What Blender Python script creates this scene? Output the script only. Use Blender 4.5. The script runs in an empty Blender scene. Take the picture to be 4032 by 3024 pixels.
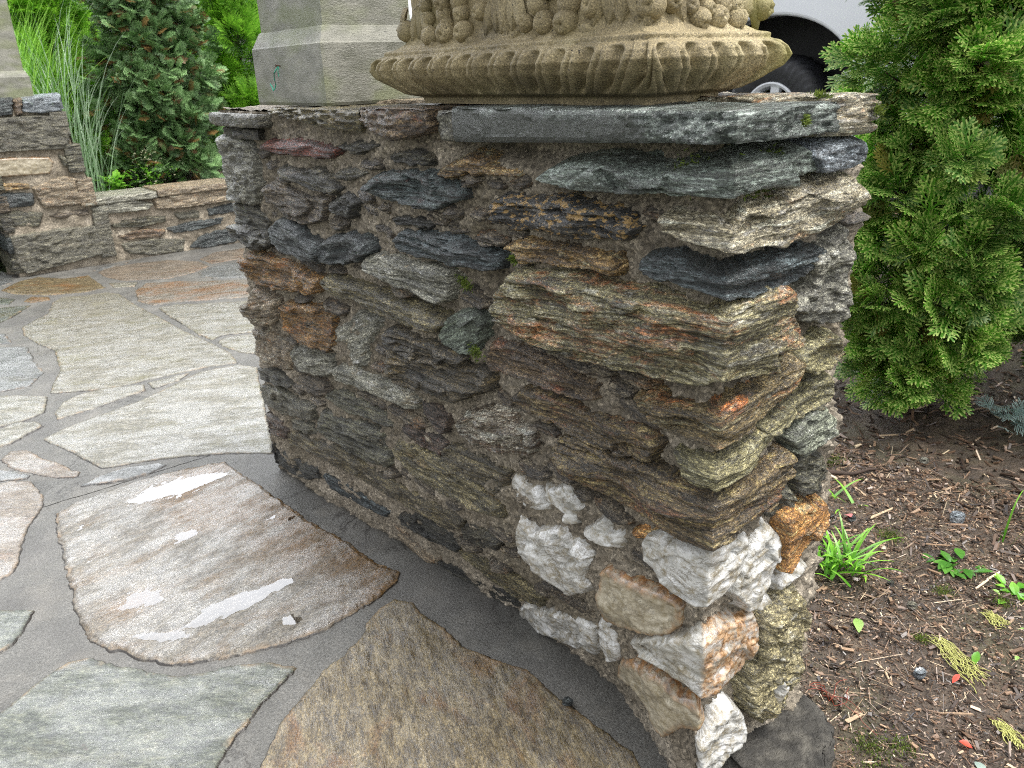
import bpy, math, random
import numpy as np
from mathutils import Matrix, Vector

# ------------------------------------------------------------------ camera, sky, sun, exposure
sc = bpy.context.scene
C = sc.collection
cam_d = bpy.data.cameras.new('camera'); cam = bpy.data.objects.new('camera', cam_d); C.objects.link(cam)
R3 = [[0.77408282, -0.25528592, 0.57933141], [-0.6320567, -0.259517, 0.73017481], [-0.036057, -0.93138608, -0.36224283]]
cam.matrix_world = Matrix([[R3[i][0], -R3[i][1], -R3[i][2], (-0.8393, -0.6175, 1.15)[i]] for i in range(3)] + [[0, 0, 0, 1]])
cam_d.sensor_width = 36; cam_d.lens = 28.48; cam_d.clip_start = .02; cam_d.clip_end = 400
cam_d.dof.use_dof = True; cam_d.dof.focus_distance = 1.4; cam_d.dof.aperture_fstop = 11
sc.camera = cam
w = bpy.data.worlds.new('World'); sc.world = w; w.use_nodes = True
SKY_BOOST = 5.5
nt = w.node_tree; bg = nt.nodes['Background']
sky = nt.nodes.new('ShaderNodeTexSky'); sky.sky_type = 'NISHITA'; sky.sun_disc = False
SUN_EL, SUN_AZ = math.radians(66), math.radians(150)     # azimuth clockwise from +Y
sky.sun_elevation = SUN_EL; sky.sun_rotation = SUN_AZ; sky.dust_density = 3; sky.air_density = 1
hs = nt.nodes.new('ShaderNodeHueSaturation'); hs.inputs['Saturation'].default_value = .13   # overcast: nearly colourless sky
nt.links.new(sky.outputs[0], hs.inputs['Color'])
# bright patch added to the overcast beyond the patio, to make wet paving shine
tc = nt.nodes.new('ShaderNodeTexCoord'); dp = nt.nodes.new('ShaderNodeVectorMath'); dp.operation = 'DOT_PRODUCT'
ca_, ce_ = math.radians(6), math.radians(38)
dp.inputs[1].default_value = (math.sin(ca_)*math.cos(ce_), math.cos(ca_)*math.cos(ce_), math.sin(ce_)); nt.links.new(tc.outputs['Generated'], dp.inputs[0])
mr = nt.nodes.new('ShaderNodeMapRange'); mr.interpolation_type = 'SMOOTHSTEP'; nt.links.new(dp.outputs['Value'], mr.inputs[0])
for i_, v_ in ((1, .84), (2, .985), (3, 1.), (4, SKY_BOOST)): mr.inputs[i_].default_value = v_
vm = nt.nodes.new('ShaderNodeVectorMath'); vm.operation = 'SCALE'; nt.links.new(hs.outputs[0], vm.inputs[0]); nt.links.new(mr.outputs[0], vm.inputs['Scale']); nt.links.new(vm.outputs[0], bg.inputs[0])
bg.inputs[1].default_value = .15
sun_d = bpy.data.lights.new('sun', 'SUN'); sun_d.energy = 1.5; sun_d.angle = math.radians(22); sun_d.color = (1, .97, .92)
sun = bpy.data.objects.new('sun', sun_d); C.objects.link(sun)
sd = Vector((math.sin(SUN_AZ)*math.cos(SUN_EL), math.cos(SUN_AZ)*math.cos(SUN_EL), math.sin(SUN_EL)))
sun.rotation_euler = sd.to_track_quat('Z', 'Y').to_euler(); sun.location = (1, -3, 5)
sc.view_settings.view_transform = 'Standard'; sc.view_settings.look = 'None'; sc.view_settings.exposure = 1.5
sc.render.engine = 'CYCLES'; sc.cycles.use_denoising = False; sc.cycles.pixel_filter_type = 'BLACKMAN_HARRIS'; sc.cycles.filter_width = 1.05; sc.cycles.sample_clamp_indirect = 3; sc.cycles.sample_clamp_direct = 12; sc.cycles.max_bounces = 5; sc.cycles.transparent_max_bounces = 8

rng = np.random.default_rng(7); random.seed(7)
# ------------------------------------------------------------------ numpy noise
def _h(ix, iy, iz, s=0):
    n = (ix*374761393 + iy*668265263 + iz*2147483647 + s*974634777) & 0xffffffff
    n = ((n ^ (n >> 13))*1274126177) & 0xffffffff
    n = ((n ^ (n >> 16))*2246822519) & 0xffffffff
    return ((n ^ (n >> 15)) & 0xffffff)/16777215.0
def vnoise(x, y, z=0., s=0):          # value noise, about -1..1
    x, y, z = np.broadcast_arrays(np.asarray(x, float), y, z)
    X, Y, Z = np.floor(x), np.floor(y), np.floor(z); fx, fy, fz = x-X, y-Y, z-Z
    X, Y, Z = X.astype(np.int64), Y.astype(np.int64), Z.astype(np.int64)
    fx, fy, fz = [t*t*t*(t*(t*6-15)+10) for t in (fx, fy, fz)]
    r = 0
    for i in (0, 1):
        for j in (0, 1):
            for k in (0, 1):
                r = r + _h(X+i, Y+j, Z+k, s)*(fx if i else 1-fx)*(fy if j else 1-fy)*(fz if k else 1-fz)
    return r*2-1
def fbm(x, y, z=0., s=0, o=4):
    r = 0; a = 1; t = 0
    for i in range(o):
        r = r + a*vnoise(x*2**i, y*2**i, z*2**i if not np.isscalar(z) or z else z, s+i*11); t += a; a *= .5
    return r/t*1.5
def facets(x, y, s=0, tilt=1.):       # cellular planes with random tilts, plus distance to the cell border
    X, Y = np.floor(x).astype(np.int64), np.floor(y).astype(np.int64)
    best = np.full(x.shape, 9e9); b2 = np.full(x.shape, 9e9); val = np.zeros(x.shape)
    for i in (-1, 0, 1):
        for j in (-1, 0, 1):
            px = X+i+_h(X+i, Y+j, 0*X, s); py = Y+j+_h(X+i, Y+j, 0*X+1, s)
            d = (x-px)**2+(y-py)**2
            v = tilt*((x-px)*(_h(X+i, Y+j, 0*X+2, s)*2-1)+(y-py)*(_h(X+i, Y+j, 0*X+3, s)*2-1))+(_h(X+i, Y+j, 0*X+4, s)-.5)*.6
            m = d < best
            b2 = np.where(m, best, np.minimum(b2, d)); val = np.where(m, v, val); best = np.where(m, d, best)
    return val, np.sqrt(b2)-np.sqrt(best)
def sstep(a, b, x):
    t = np.clip((x-a)/(b-a), 0, 1); return t*t*(3-2*t)
# ------------------------------------------------------------------ object helpers
def link(o, parent=None):
    C.objects.link(o)
    if parent is not None: o.parent = parent
    return o
def tag(o, label=None, cat=None, group=None, kind=None):
    if label: o['label'] = label
    if cat: o['category'] = cat
    if group: o['group'] = group
    if kind: o['kind'] = kind
    return o
def thing(name, loc, label, cat, group=None):
    o = bpy.data.objects.new(name, None); o.location = loc; o.empty_display_size = .1; C.objects.link(o)
    return tag(o, label, cat, group)
def mesh_np(name, V, F, mat, parent=None, attrs=None, smooth=True, loc=None):
    """V (n,3) world or parent-local coordinates; F list of (m,k) index arrays"""
    V = np.asarray(V, np.float32)
    if parent is not None and parent.type == 'EMPTY' and parent.parent is None: V = V-np.array(parent.location, np.float32)
    me = bpy.data.meshes.new(name)
    if not isinstance(F, list): F = [F]
    F = [np.asarray(f, np.int32) for f in F if len(f)]
    me.vertices.add(len(V)); me.vertices.foreach_set('co', V.ravel())
    tot = sum(f.size for f in F); nf = sum(len(f) for f in F)
    me.loops.add(tot); me.loops.foreach_set('vertex_index', np.concatenate([f.ravel() for f in F]))
    me.polygons.add(nf)
    sz = np.concatenate([np.full(len(f), f.shape[1], np.int32) for f in F])
    st = np.concatenate([[0], np.cumsum(sz)[:-1]]).astype(np.int32)
    me.polygons.foreach_set('loop_start', st); me.polygons.foreach_set('loop_total', sz)
    me.polygons.foreach_set('use_smooth', np.full(nf, smooth, bool))
    me.update(calc_edges=True); me.validate()
    for k, a in (attrs or {}).items():
        a = np.asarray(a, np.float32)
        if a.ndim == 1:
            at = me.attributes.new(k, 'FLOAT', 'POINT'); at.data.foreach_set('value', a)
        else:
            at = me.attributes.new(k, 'FLOAT_VECTOR', 'POINT'); at.data.foreach_set('vector', a.ravel())
    me.materials.append(mat)
    return link(bpy.data.objects.new(name, me), parent)
def grid_faces(nu, nv, keep=None):
    i = np.arange((nu-1)*(nv-1)); a = (i//(nv-1))*nv+i % (nv-1)
    f = np.stack([a, a+nv, a+nv+1, a+1], 1)
    return f if keep is None else f[keep]
def compact(V, F, A):
    used = np.unique(F); m = np.full(len(V), -1); m[used] = np.arange(len(used))
    return V[used], m[F], {k: v[used] for k, v in A.items()}
def sdf(px, py, poly):                # signed distance to the polygon border, positive inside
    poly = np.asarray(poly, float); n = len(poly); d2 = np.full(px.shape, 9e9); ins = np.zeros(px.shape, bool)
    for i in range(n):
        ax, ay = poly[i]; bx, by = poly[(i+1) % n]
        ex, ey = bx-ax, by-ay; L = ex*ex+ey*ey+1e-12
        t = np.clip(((px-ax)*ex+(py-ay)*ey)/L, 0, 1)
        d2 = np.minimum(d2, (px-ax-t*ex)**2+(py-ay-t*ey)**2)
        c = ((ay > py) != (by > py)) & (px < (bx-ax)*(py-ay)/(by-ay+1e-12)+ax); ins ^= c
    d = np.sqrt(d2); return np.where(ins, d, -d)
def box(name, lo, hi, mat, parent=None, bev=0., seg=2):
    import bmesh
    bm = bmesh.new(); bmesh.ops.create_cube(bm, size=1)
    off = Vector(parent.location) if parent is not None and parent.parent is None and parent.type == 'EMPTY' else Vector((0, 0, 0))
    for v in bm.verts: v.co = Vector([lo[i]+(v.co[i]+.5)*(hi[i]-lo[i]) for i in range(3)])-off
    if bev: bmesh.ops.bevel(bm, geom=list(bm.edges), offset=bev, segments=seg, affect='EDGES', profile=.6)
    me = bpy.data.meshes.new(name); bm.to_mesh(me); bm.free(); me.materials.append(mat)
    return link(bpy.data.objects.new(name, me), parent)
def tube_np(path, rad, k=6):          # path (n,3), rad scalar or (n,)
    path = np.asarray(path, float); n = len(path); rad = np.broadcast_to(rad, (n,))
    T = np.gradient(path, axis=0); T /= np.linalg.norm(T, axis=1)[:, None]+1e-9
    up = np.array([0, 0, 1.]) if abs(T[0, 2]) < .9 else np.array([1., 0, 0])
    N = np.cross(T, up); N /= np.linalg.norm(N, axis=1)[:, None]+1e-9; B = np.cross(T, N)
    a = np.linspace(0, 2*np.pi, k, endpoint=False)
    V = path[:, None]+rad[:, None, None]*(N[:, None]*np.cos(a)[None, :, None]+B[:, None]*np.sin(a)[None, :, None])
    i, j = np.meshgrid(np.arange(n-1), np.arange(k), indexing='ij'); i = i.ravel(); j = j.ravel(); j2 = (j+1) % k
    return V.reshape(-1, 3), np.stack([i*k+j, i*k+j2, (i+1)*k+j2, (i+1)*k+j], 1)
def join_np(parts):
    V = []; F = {}; o = 0
    for v, f in parts:
        V.append(v); f = np.asarray(f); F.setdefault(f.shape[1], []).append(f+o); o += len(v)
    return np.concatenate(V), [np.concatenate(x) for x in F.values()]
# ------------------------------------------------------------------ materials
def new_mat(name):
    m = bpy.data.materials.new(name); m.use_nodes = True; n = m.node_tree
    return m, n, n.nodes['Principled BSDF']
class NB:
    def __init__(s, nt): s.t = nt
    def n(s, ty, **k):
        x = s.t.nodes.new(ty)
        for a, b in k.items(): setattr(x, a, b)
        return x
    def l(s, a, b): s.t.links.new(a, b)
    def noise(s, vec, scale, detail=3, rough=.55, dist=0.):
        x = s.n('ShaderNodeTexNoise'); x.inputs['Scale'].default_value = scale; x.inputs['Detail'].default_value = detail
        x.inputs['Roughness'].default_value = rough; x.inputs['Distortion'].default_value = dist
        if vec is not None: s.l(vec, x.inputs['Vector'])
        return x.outputs[0]
    def vor(s, vec, scale, feature='F1'):
        x = s.n('ShaderNodeTexVoronoi', feature=feature); x.inputs['Scale'].default_value = scale; s.l(vec, x.inputs['Vector']); return x
    def ramp(s, f, stops, interp='LINEAR'):
        x = s.n('ShaderNodeValToRGB'); cr = x.color_ramp; cr.interpolation = interp
        while len(cr.elements) < len(stops): cr.elements.new(.5)
        for e, (p, c) in zip(cr.elements, stops):
            e.position = p; e.color = (*c, 1) if not np.isscalar(c) else (c, c, c, 1)
        s.l(f, x.inputs[0]); return x.outputs[0]
    def mix(s, f, a, b, mode='MIX'):
        x = s.n('ShaderNodeMix', data_type='RGBA', blend_type=mode)
        for i, v in ((0, f), (6, a), (7, b)):
            if hasattr(v, 'default_value') or hasattr(v, 'is_linked'): s.l(v, x.inputs[i])
            else: x.inputs[i].default_value = v if np.isscalar(v) else (*v, 1)
        return x.outputs[2]
    def math(s, op, a, b=0.):
        x = s.n('ShaderNodeMath', operation=op)
        for i, v in ((0, a), (1, b)):
            if hasattr(v, 'is_linked'): s.l(v, x.inputs[i])
            else: x.inputs[i].default_value = v
        return x.outputs[0]
    def attr(s, name, out=1):
        x = s.n('ShaderNodeAttribute', attribute_name=name); return x.outputs[out]
    def map(s, vec, scale):
        x = s.n('ShaderNodeMapping'); x.inputs['Scale'].default_value = scale; s.l(vec, x.inputs[0]); return x.outputs[0]
    def bump(s, h, st, dist, prev=None):
        x = s.n('ShaderNodeBump'); x.inputs['Strength'].default_value = st; x.inputs['Distance'].default_value = dist
        s.l(h, x.inputs['Height'])
        if prev is not None: s.l(prev, x.inputs['Normal'])
        return x.outputs[0]
def hexc(h):
    return tuple(((int(h[i:i+2], 16)/255+.055)/1.055)**2.4 for i in (0, 2, 4))
_cache = {}
# name: (four colours along the strata, stain colour, stain amount, roughness)
PAL = {
 'granite': ('4a483f', '6f6d60', '8b897a', '5c5a4c', '6a6048', 0.35, .6),
 'red': ('2c1c16', '55291c', '6c3826', '33211a', '843c26', .35, .5),
 'dark': ('24221b', '3a372c', '5a5544', '2a2820', '584a38', 0.38, .5),
 'dark2': ('2d2c24', '474536', '686450', '343228', '5a5038', 0.38, .55),
 'bluered': ('2a2e2e', '404a4a', '555c59', '35302c', '6a3a32', .35, .45),
 'brown': ('3a332a', '5a5042', '736855', '2f2a24', '6b4a2e', .3, .55),
 'black': ('161612', '282720', '3e3c32', '1b1b16', '40382c', 0.3, .4),
 'slate': ('1c2020', '2c3232', '545a58', '232727', '484b48', 0.3, .4),
 'bluegreen': ('1b2122', '2a3233', '566062', '222826', '3a3a30', .25, .35),
 'orange': ('46361e', '7c5826', '7e6c4c', '30271a', 'a4662a', .6, .5),
 'olive': ('3d3826', '5c5439', '7a7050', '332e20', '675430', 0.45, .5),
 'olivedark': ('302f26', '4a4839', '66644f', '29281f', '4d4430', 0.42, .5),
 'lightgrey': ('5c5b4f', '807e70', '9c998a', '4c4a40', '7d6c4c', 0.38, .55),
 'tan': ('5c5040', '7c6e58', '928673', '4b4234', '8a6540', .4, .55),
 'green': ('454b42', '5a6256', '737b6d', '3c4239', '5a5f48', .2, .5),
 'greengrey': ('3f453d', '59625a', '7c857c', '363b33', '5b5f48', .2, .42),
 'sliver': ('332d25', '50473a', '736a58', '2a2620', '6e5030', .5, .5),
 'slab': ('3f4640', '5b635c', '868d86', '343a35', '62675c', .15, .42),
 'bluegrey': ('4b5156', '6e757a', '8e9599', '3c4144', '6b6f68', .2, .4),
 'darkbrown': ('2a261c', '443c2c', '665a42', '26221a', '6b5a35', 0.4, .5),
 'slategrey': ('413f35', '575447', '6b6755', '38362c', '5a5040', 0.35, .5),
 'darkred': ('2a221c', '42342a', '5c4e40', '28221c', '64402c', .35, .45),
 'browndark2': ('363022', '504834', '6f6548', '2c281c', '59452f', 0.45, .5),
 'ochre': ('564630', '84693f', 'ae9468', '443726', '98703c', .4, .45),
 'blackgold': ('171716', '2b2a28', '504a3e', '1e1d1c', 'a88444', 0.2, .4),
 'layered': ('4c4630', '77704f', '97917a', '3c3626', 'a0643a', 0.75, .42),
 'whitetan': ('6e6650', '98907a', 'b3ac98', '57503d', 'a06a3a', 0.6, .45),
 'tanolive': ('545038', '7a7350', '96906f', '454030', '8a6a3c', 0.5, .5),
 'orangebrown': ('4a3f28', '6e5e3c', '8f8468', '383022', 'a6602c', .65, .45),
 'greygreen': ('4d5044', '6e7262', '8a8d7b', '414438', '6e6444', .3, .55),
 'redolive': ('393020', '584930', '7c6e46', '2e261a', '6c4226', 0.55, .42),
 'redbrown': ('3b3024', '5a4a38', '766448', '2e261c', '78482e', .4, .5),
 'mixed': ('4a3d2c', '8a8272', 'b5ad9c', '55422f', '6a4a2e', .5, .5),
 'rusty': ('7a552e', 'a8793f', 'c09a6a', '5f4428', 'b07232', .5, .5),
 'roughtan': ('595239', '837a58', 'a59c7c', '464029', '8a744a', .35, .6),
}
def stone_mat(pal):
    if pal in _cache: return _cache[pal]
    m, t, p = new_mat('stone_'+pal); b = NB(t); c = [tuple(min(.6, v*1.5+.004) for v in hexc(x)) for x in PAL[pal][:5]]; amt, rg = PAL[pal][5:]
    a = b.attr('suv')
    n1 = b.noise(b.map(a, (8, 150, 50)), 1, 6, .72, .35)
    col = b.ramp(n1, [(.34, c[3]), (.44, c[0]), (.54, c[1]), (.64, c[2])])
    n2 = b.noise(b.map(a, (8, 26, 15)), 1, 5, .7, .8)                      # iron staining in streaks
    st = b.ramp(n2, [(.66-amt*.22, 0.), (.74-amt*.16, 1.)])
    n2b = b.noise(b.map(a, (26, 210, 60)), 1, 4, .7)
    st = b.math('MULTIPLY', st, b.ramp(n2b, [(.42, .1), (.58, .9)]))
    col = b.mix(st, col, c[4])
    pale = b.noise(b.map(a, (22, 90, 40)), 1, 5, .75)                      # pale quartz rich layers
    col = b.mix(b.ramp(pale, [(.55, 0.), (.68, .6)]), col, tuple(min(.6, x*1.7+.03) for x in c[2]))
    low = b.noise(a, 13, 3)
    col = b.mix(.8, col, b.ramp(low, [(.3, .55), (.5, 1.), (.7, 1.35)]), 'MULTIPLY')
    g = b.noise(b.map(a, (170, 360, 250)), 1, 4, .8)
    col = b.mix(.95, col, b.ramp(g, [(.36, .12), (.47, .75), (.55, 1.15), (.64, 2.9)]), 'MULTIPLY')
    if pal == 'blackgold':
        col = b.mix(b.ramp(b.noise(b.map(a, (70, 130, 90)), 1, 4, .6), [(.53, 0.), (.59, .95)]), col, hexc('b8955a'))
    if pal == 'slab':
        col = b.mix(b.attr('side', 2), col, b.mix(.95, hexc('3f443a'), b.ramp(b.noise(a, 210, 4, .85), [(.36, .25), (.48, .9), (.56, 1.1), (.66, 2.1)]), 'MULTIPLY'))
    b.l(col, p.inputs['Base Color'])
    b.l(b.ramp(b.noise(a, 60, 4, .7), [(.35, rg-.2), (.65, rg+.08)]), p.inputs['Roughness'])
    p.inputs['Specular IOR Level'].default_value = .6; p.inputs['Coat Weight'].default_value = .45; p.inputs['Coat Roughness'].default_value = .16
    bm = b.bump(b.noise(b.map(a, (22, 300, 140)), 1, 6, .75), 1., .016)
    bm = b.bump(g, .8, .0045, bm); b.l(bm, p.inputs['Normal']); b.l(bm, p.inputs['Coat Normal'])
    _cache[pal] = m; return m
def quartz_mat(pal):
    if pal in _cache: return _cache[pal]
    m, t, p = new_mat('stone_'+pal); b = NB(t); a = b.attr('suv')
    base = {'quartz': ('7d7b74', 'b0afaa', 'd0d0ce'), 'cream': ('7a715e', '978e7a', 'b0a894'), 'quartzrust': ('7f7c72', 'a5a39b', 'c2c1bd')}[pal]
    n1 = b.noise(b.map(a, (30, 45, 30)), 1, 5, .65, .5)
    col = b.ramp(n1, [(.33, hexc(base[0])), (.48, hexc(base[1])), (.65, hexc(base[2]))])
    crack = b.ramp(b.noise(b.map(a, (26, 60, 30)), 1, 6, .75, 1.2), [(.475, 0.), (.498, .85), (.505, .85), (.53, 0.)])
    crack = b.math('MULTIPLY', crack, b.ramp(b.noise(a, 22, 3), [(.4, 0.), (.55, 1.)]))
    col = b.mix(crack, col, hexc('544d3f'))
    spot = b.noise(b.map(a, (55, 55, 55)), 1, 5, .75)
    col = b.mix(b.ramp(spot, [(.48, 0.), (.64, .8)]), col, hexc('786c50'))
    dark = b.noise(a, 260, 3, .7)
    col = b.mix(b.ramp(dark, [(.68, 0.), (.75, .6)]), col, hexc('4d463a'))
    if pal == 'quartzrust':
        face = b.math('MULTIPLY', b.attr('side', 2), b.ramp(b.noise(a, 45, 5, .7), [(.38, .1), (.56, 1.)]))
        col = b.mix(face, col, b.ramp(b.noise(a, 110, 4, .7), [(.36, hexc('4a3626')), (.48, hexc('80603f')), (.6, hexc('a98b6b')), (.7, hexc('c2b09a'))]))
    if pal == 'cream':
        rim = b.math('MULTIPLY', b.attr('rim', 2), b.ramp(b.noise(a, 60, 4, .7), [(.35, .2), (.55, 1.)]))
        col = b.mix(rim, col, b.ramp(b.noise(a, 90, 3), [(.35, hexc('4a2e18')), (.65, hexc('9a6a35'))]))
    b.l(col, p.inputs['Base Color'])
    p.inputs['Roughness'].default_value = .24 if pal != 'cream' else .45
    p.inputs['Coat Weight'].default_value = .5; p.inputs['Coat Roughness'].default_value = .15
    p.inputs['Subsurface Weight'].default_value = .12; p.inputs['Subsurface Radius'].default_value = (.01, .009, .008); p.inputs['Subsurface Scale'].default_value = .5
    fc = b.vor(b.map(a, (38, 50, 40)), 1); sp_ = b.n('ShaderNodeSeparateColor'); b.l(fc.outputs['Color'], sp_.inputs[0])
    bm = b.bump(sp_.outputs[0], .3, .004); bm = b.bump(n1, .3, .008, bm); bm = b.bump(b.noise(a, 120, 4, .7), .5, .003, bm); b.l(bm, p.inputs['Normal'])
    _cache[pal] = m; return m
def mortar_mat():
    m, t, p = new_mat('sandy_mortar'); b = NB(t); a = b.n('ShaderNodeTexCoord').outputs['Object']
    n = b.noise(a, 9, 5, .65)
    col = b.ramp(n, [(.3, hexc('665d50')), (.5, hexc('8e8474')), (.7, hexc('a89e8e'))])
    col = b.mix(b.ramp(b.noise(a, 3.3, 4, .6), [(.5, 0.), (.66, .55)]), col, hexc('5b5340'))
    v = b.vor(a, 215)
    grain = b.ramp(b.n('ShaderNodeSeparateColor').outputs[0], [(0, .5), (1, 1.)])
    t.nodes.remove(grain.node)
    sep = b.n('ShaderNodeSeparateColor'); b.l(v.outputs['Color'], sep.inputs[0])
    gr = b.ramp(sep.outputs[0], [(.0, .3), (.3, .8), (.8, 1.2), (1., 2.1)])
    col = b.mix(.8, col, gr, 'MULTIPLY')
    col = b.mix(b.ramp(b.noise(a, 600, 2), [(.62, 0.), (.72, .5)]), col, hexc('b5a88e'))
    b.l(col, p.inputs['Base Color']); p.inputs['Roughness'].default_value = .75
    v2 = b.vor(a, 95); bm = b.bump(v.outputs['Distance'], -1., .007); bm = b.bump(v2.outputs['Distance'], -.6, .012, bm); bm = b.bump(b.noise(a, 140, 6, .8), 1., .008, bm); b.l(bm, p.inputs['Normal'])
    return m
FLAGPAL = {
 'big': ('6e6a63', '8b8780', 'a6a39d', '585046', '7d6338', .45), 'greenish': ('464e47', '6c756c', '979d92', '303631', '6d6a50', .3),
 'tanstone': ('5f543e', '8c8064', 'b0a486', '433929', '8c6332', .42), 'pale': ('7a7a70', '9c9c94', 'b4b3ac', '64645a', '82805c', .35),
 'blue': ('6a7077', '858b92', '9ba1a6', '5b6066', '70706a', .2), 'pink': ('7d736a', '998f86', 'aea69d', '665d54', '8f6f58', .4),
 'ochrestone': ('78716a', '94908a', 'a5a29c', '665f52', '946427', .8)}
def flag_mat(pal):
    k = 'flag_'+pal
    if k in _cache: return _cache[k]
    m, t, p = new_mat('flagstone_'+pal); b = NB(t); c = [tuple(v*k_ for v, k_ in zip(hexc(x), (.46, .43, .37))) for x in FLAGPAL[pal][:5]]; amt = FLAGPAL[pal][5]
    a = b.attr('suv')
    n1 = b.noise(b.map(a, (18, 44, 20)), 1, 8, .85, .6)
    col = b.ramp(n1, [(.34, c[3]), (.43, c[0]), (.53, c[1]), (.64, c[2])])
    n2 = b.noise(b.map(a, (3.5, 7, 5)), 1, 4, .65, .8)
    col = b.mix(b.ramp(n2, [(.62-amt*.22, 0.), (.74-amt*.12, .85)]), col, c[4])
    if pal == 'big': col = b.mix(b.math('MULTIPLY', b.attr('side', 2), b.ramp(b.noise(b.map(a, (7, 22, 10)), 1, 4, .7), [(.38, .3), (.56, 1.)])), col, hexc('59401a'))
    g = b.noise(b.map(a, (130, 200, 200)), 1, 5, .85)
    col = b.mix(.95, col, b.ramp(g, [(.37, .22), (.47, .8), (.55, 1.1), (.66, 2.)]), 'MULTIPLY')
    rim = b.math('MULTIPLY', b.attr('rim', 2), b.ramp(b.noise(a, 14, 4, .7), [(.5, 0.), (.62, .7)]))
    col = b.mix(rim, col, hexc('8c755a'))
    col = b.mix(b.math('MULTIPLY', b.ramp(b.attr('rim', 2), [(.74, 0.), (.86, 1.)]), b.ramp(b.noise(a, 22, 4, .7), [(.35, .3), (.5, 1.)])), col, hexc('231f1b'))     # dirt packed in the joint
    b.l(col, p.inputs['Base Color'])
    wet = b.ramp(b.noise(b.map(a, (7, 16, 10)), 1, 5, .7), [(.38, .12), (.62, .5)])
    b.l(wet, p.inputs['Roughness']); p.inputs['Specular IOR Level'].default_value = .65
    b.l(b.ramp(b.noise(b.map(a, (5, 12, 8)), 1, 5, .7), [(.4, .25), (.6, 1.)]) if False else b.math('MULTIPLY', b.ramp(b.noise(b.map(a, (5, 11, 8)), 1, 5, .7), [(.42, .05), (.56, 1.)]), b.ramp(b.attr('rim', 2), [(.2, {'tanstone': .35, 'greenish': .75, 'ochrestone': .6}.get(pal, 1.)), (.6, 0.)])), p.inputs['Coat Weight']); p.inputs['Coat IOR'].default_value = 2.2; p.inputs['Coat Roughness'].default_value = .05
    bm = b.bump(b.noise(b.map(a, (40, 190, 100)), 1, 5, .7), .55, .005); bm = b.bump(g, .4, .0015, bm); b.l(bm, p.inputs['Normal'])
    cb = b.bump(b.noise(b.map(a, (60, 120, 70)), 1, 5, .8), .8, .006); b.l(cb, p.inputs['Coat Normal'])
    _cache[k] = m; return m
def noisy_mat(name, cols, scale=20, rough=.6, bump=.5, bdist=.003, bscale=200, stretch=(1, 1, 1), extra=None, metallic=0.):
    m, t, p = new_mat(name); b = NB(t); a = b.map(b.n('ShaderNodeTexCoord').outputs['Object'], stretch)
    n = b.noise(a, scale, 5, .65, .3); k = len(cols)
    col = b.ramp(n, [(.3+.4*i/(k-1), hexc(cols[i])) for i in range(k)])
    if extra: col = extra(b, a, col)
    b.l(col, p.inputs['Base Color']); p.inputs['Roughness'].default_value = rough; p.inputs['Metallic'].default_value = metallic
    if bump: b.l(b.bump(b.noise(a, bscale, 4, .7), bump, bdist), p.inputs['Normal'])
    return m
def leaf_mat(name, lo, hi, tip, rough=.5, trans=.25, odd=None, oddamt=.0):
    m, t, p = new_mat(name); b = NB(t)
    tone = b.attr('tone', 2); tp = b.attr('tip', 2)
    col = b.ramp(tone, [(0, hexc(lo)), (1, hexc(hi))])
    col = b.mix(b.math('MULTIPLY', tp, b.ramp(tone, [(.1, .25), (.8, 1.)])), col, hexc(tip))
    if odd: col = b.mix(b.ramp(b.attr('odd', 2), [(1-oddamt, 0.), (1-oddamt+.02, .85)]), col, hexc(odd))
    b.l(col, p.inputs['Base Color']); p.inputs['Roughness'].default_value = rough
    tr = b.n('ShaderNodeBsdfTranslucent'); b.l(col, tr.inputs[0]); mx = b.n('ShaderNodeMixShader'); mx.inputs[0].default_value = trans
    b.l(p.outputs[0], mx.inputs[1]); b.l(tr.outputs[0], mx.inputs[2]); b.l(mx.outputs[0], t.nodes['Material Output'].inputs[0])
    return m
def rock_mat(pal):
    return quartz_mat(pal) if pal in ('quartz', 'cream', 'quartzrust') else stone_mat(pal)
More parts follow.
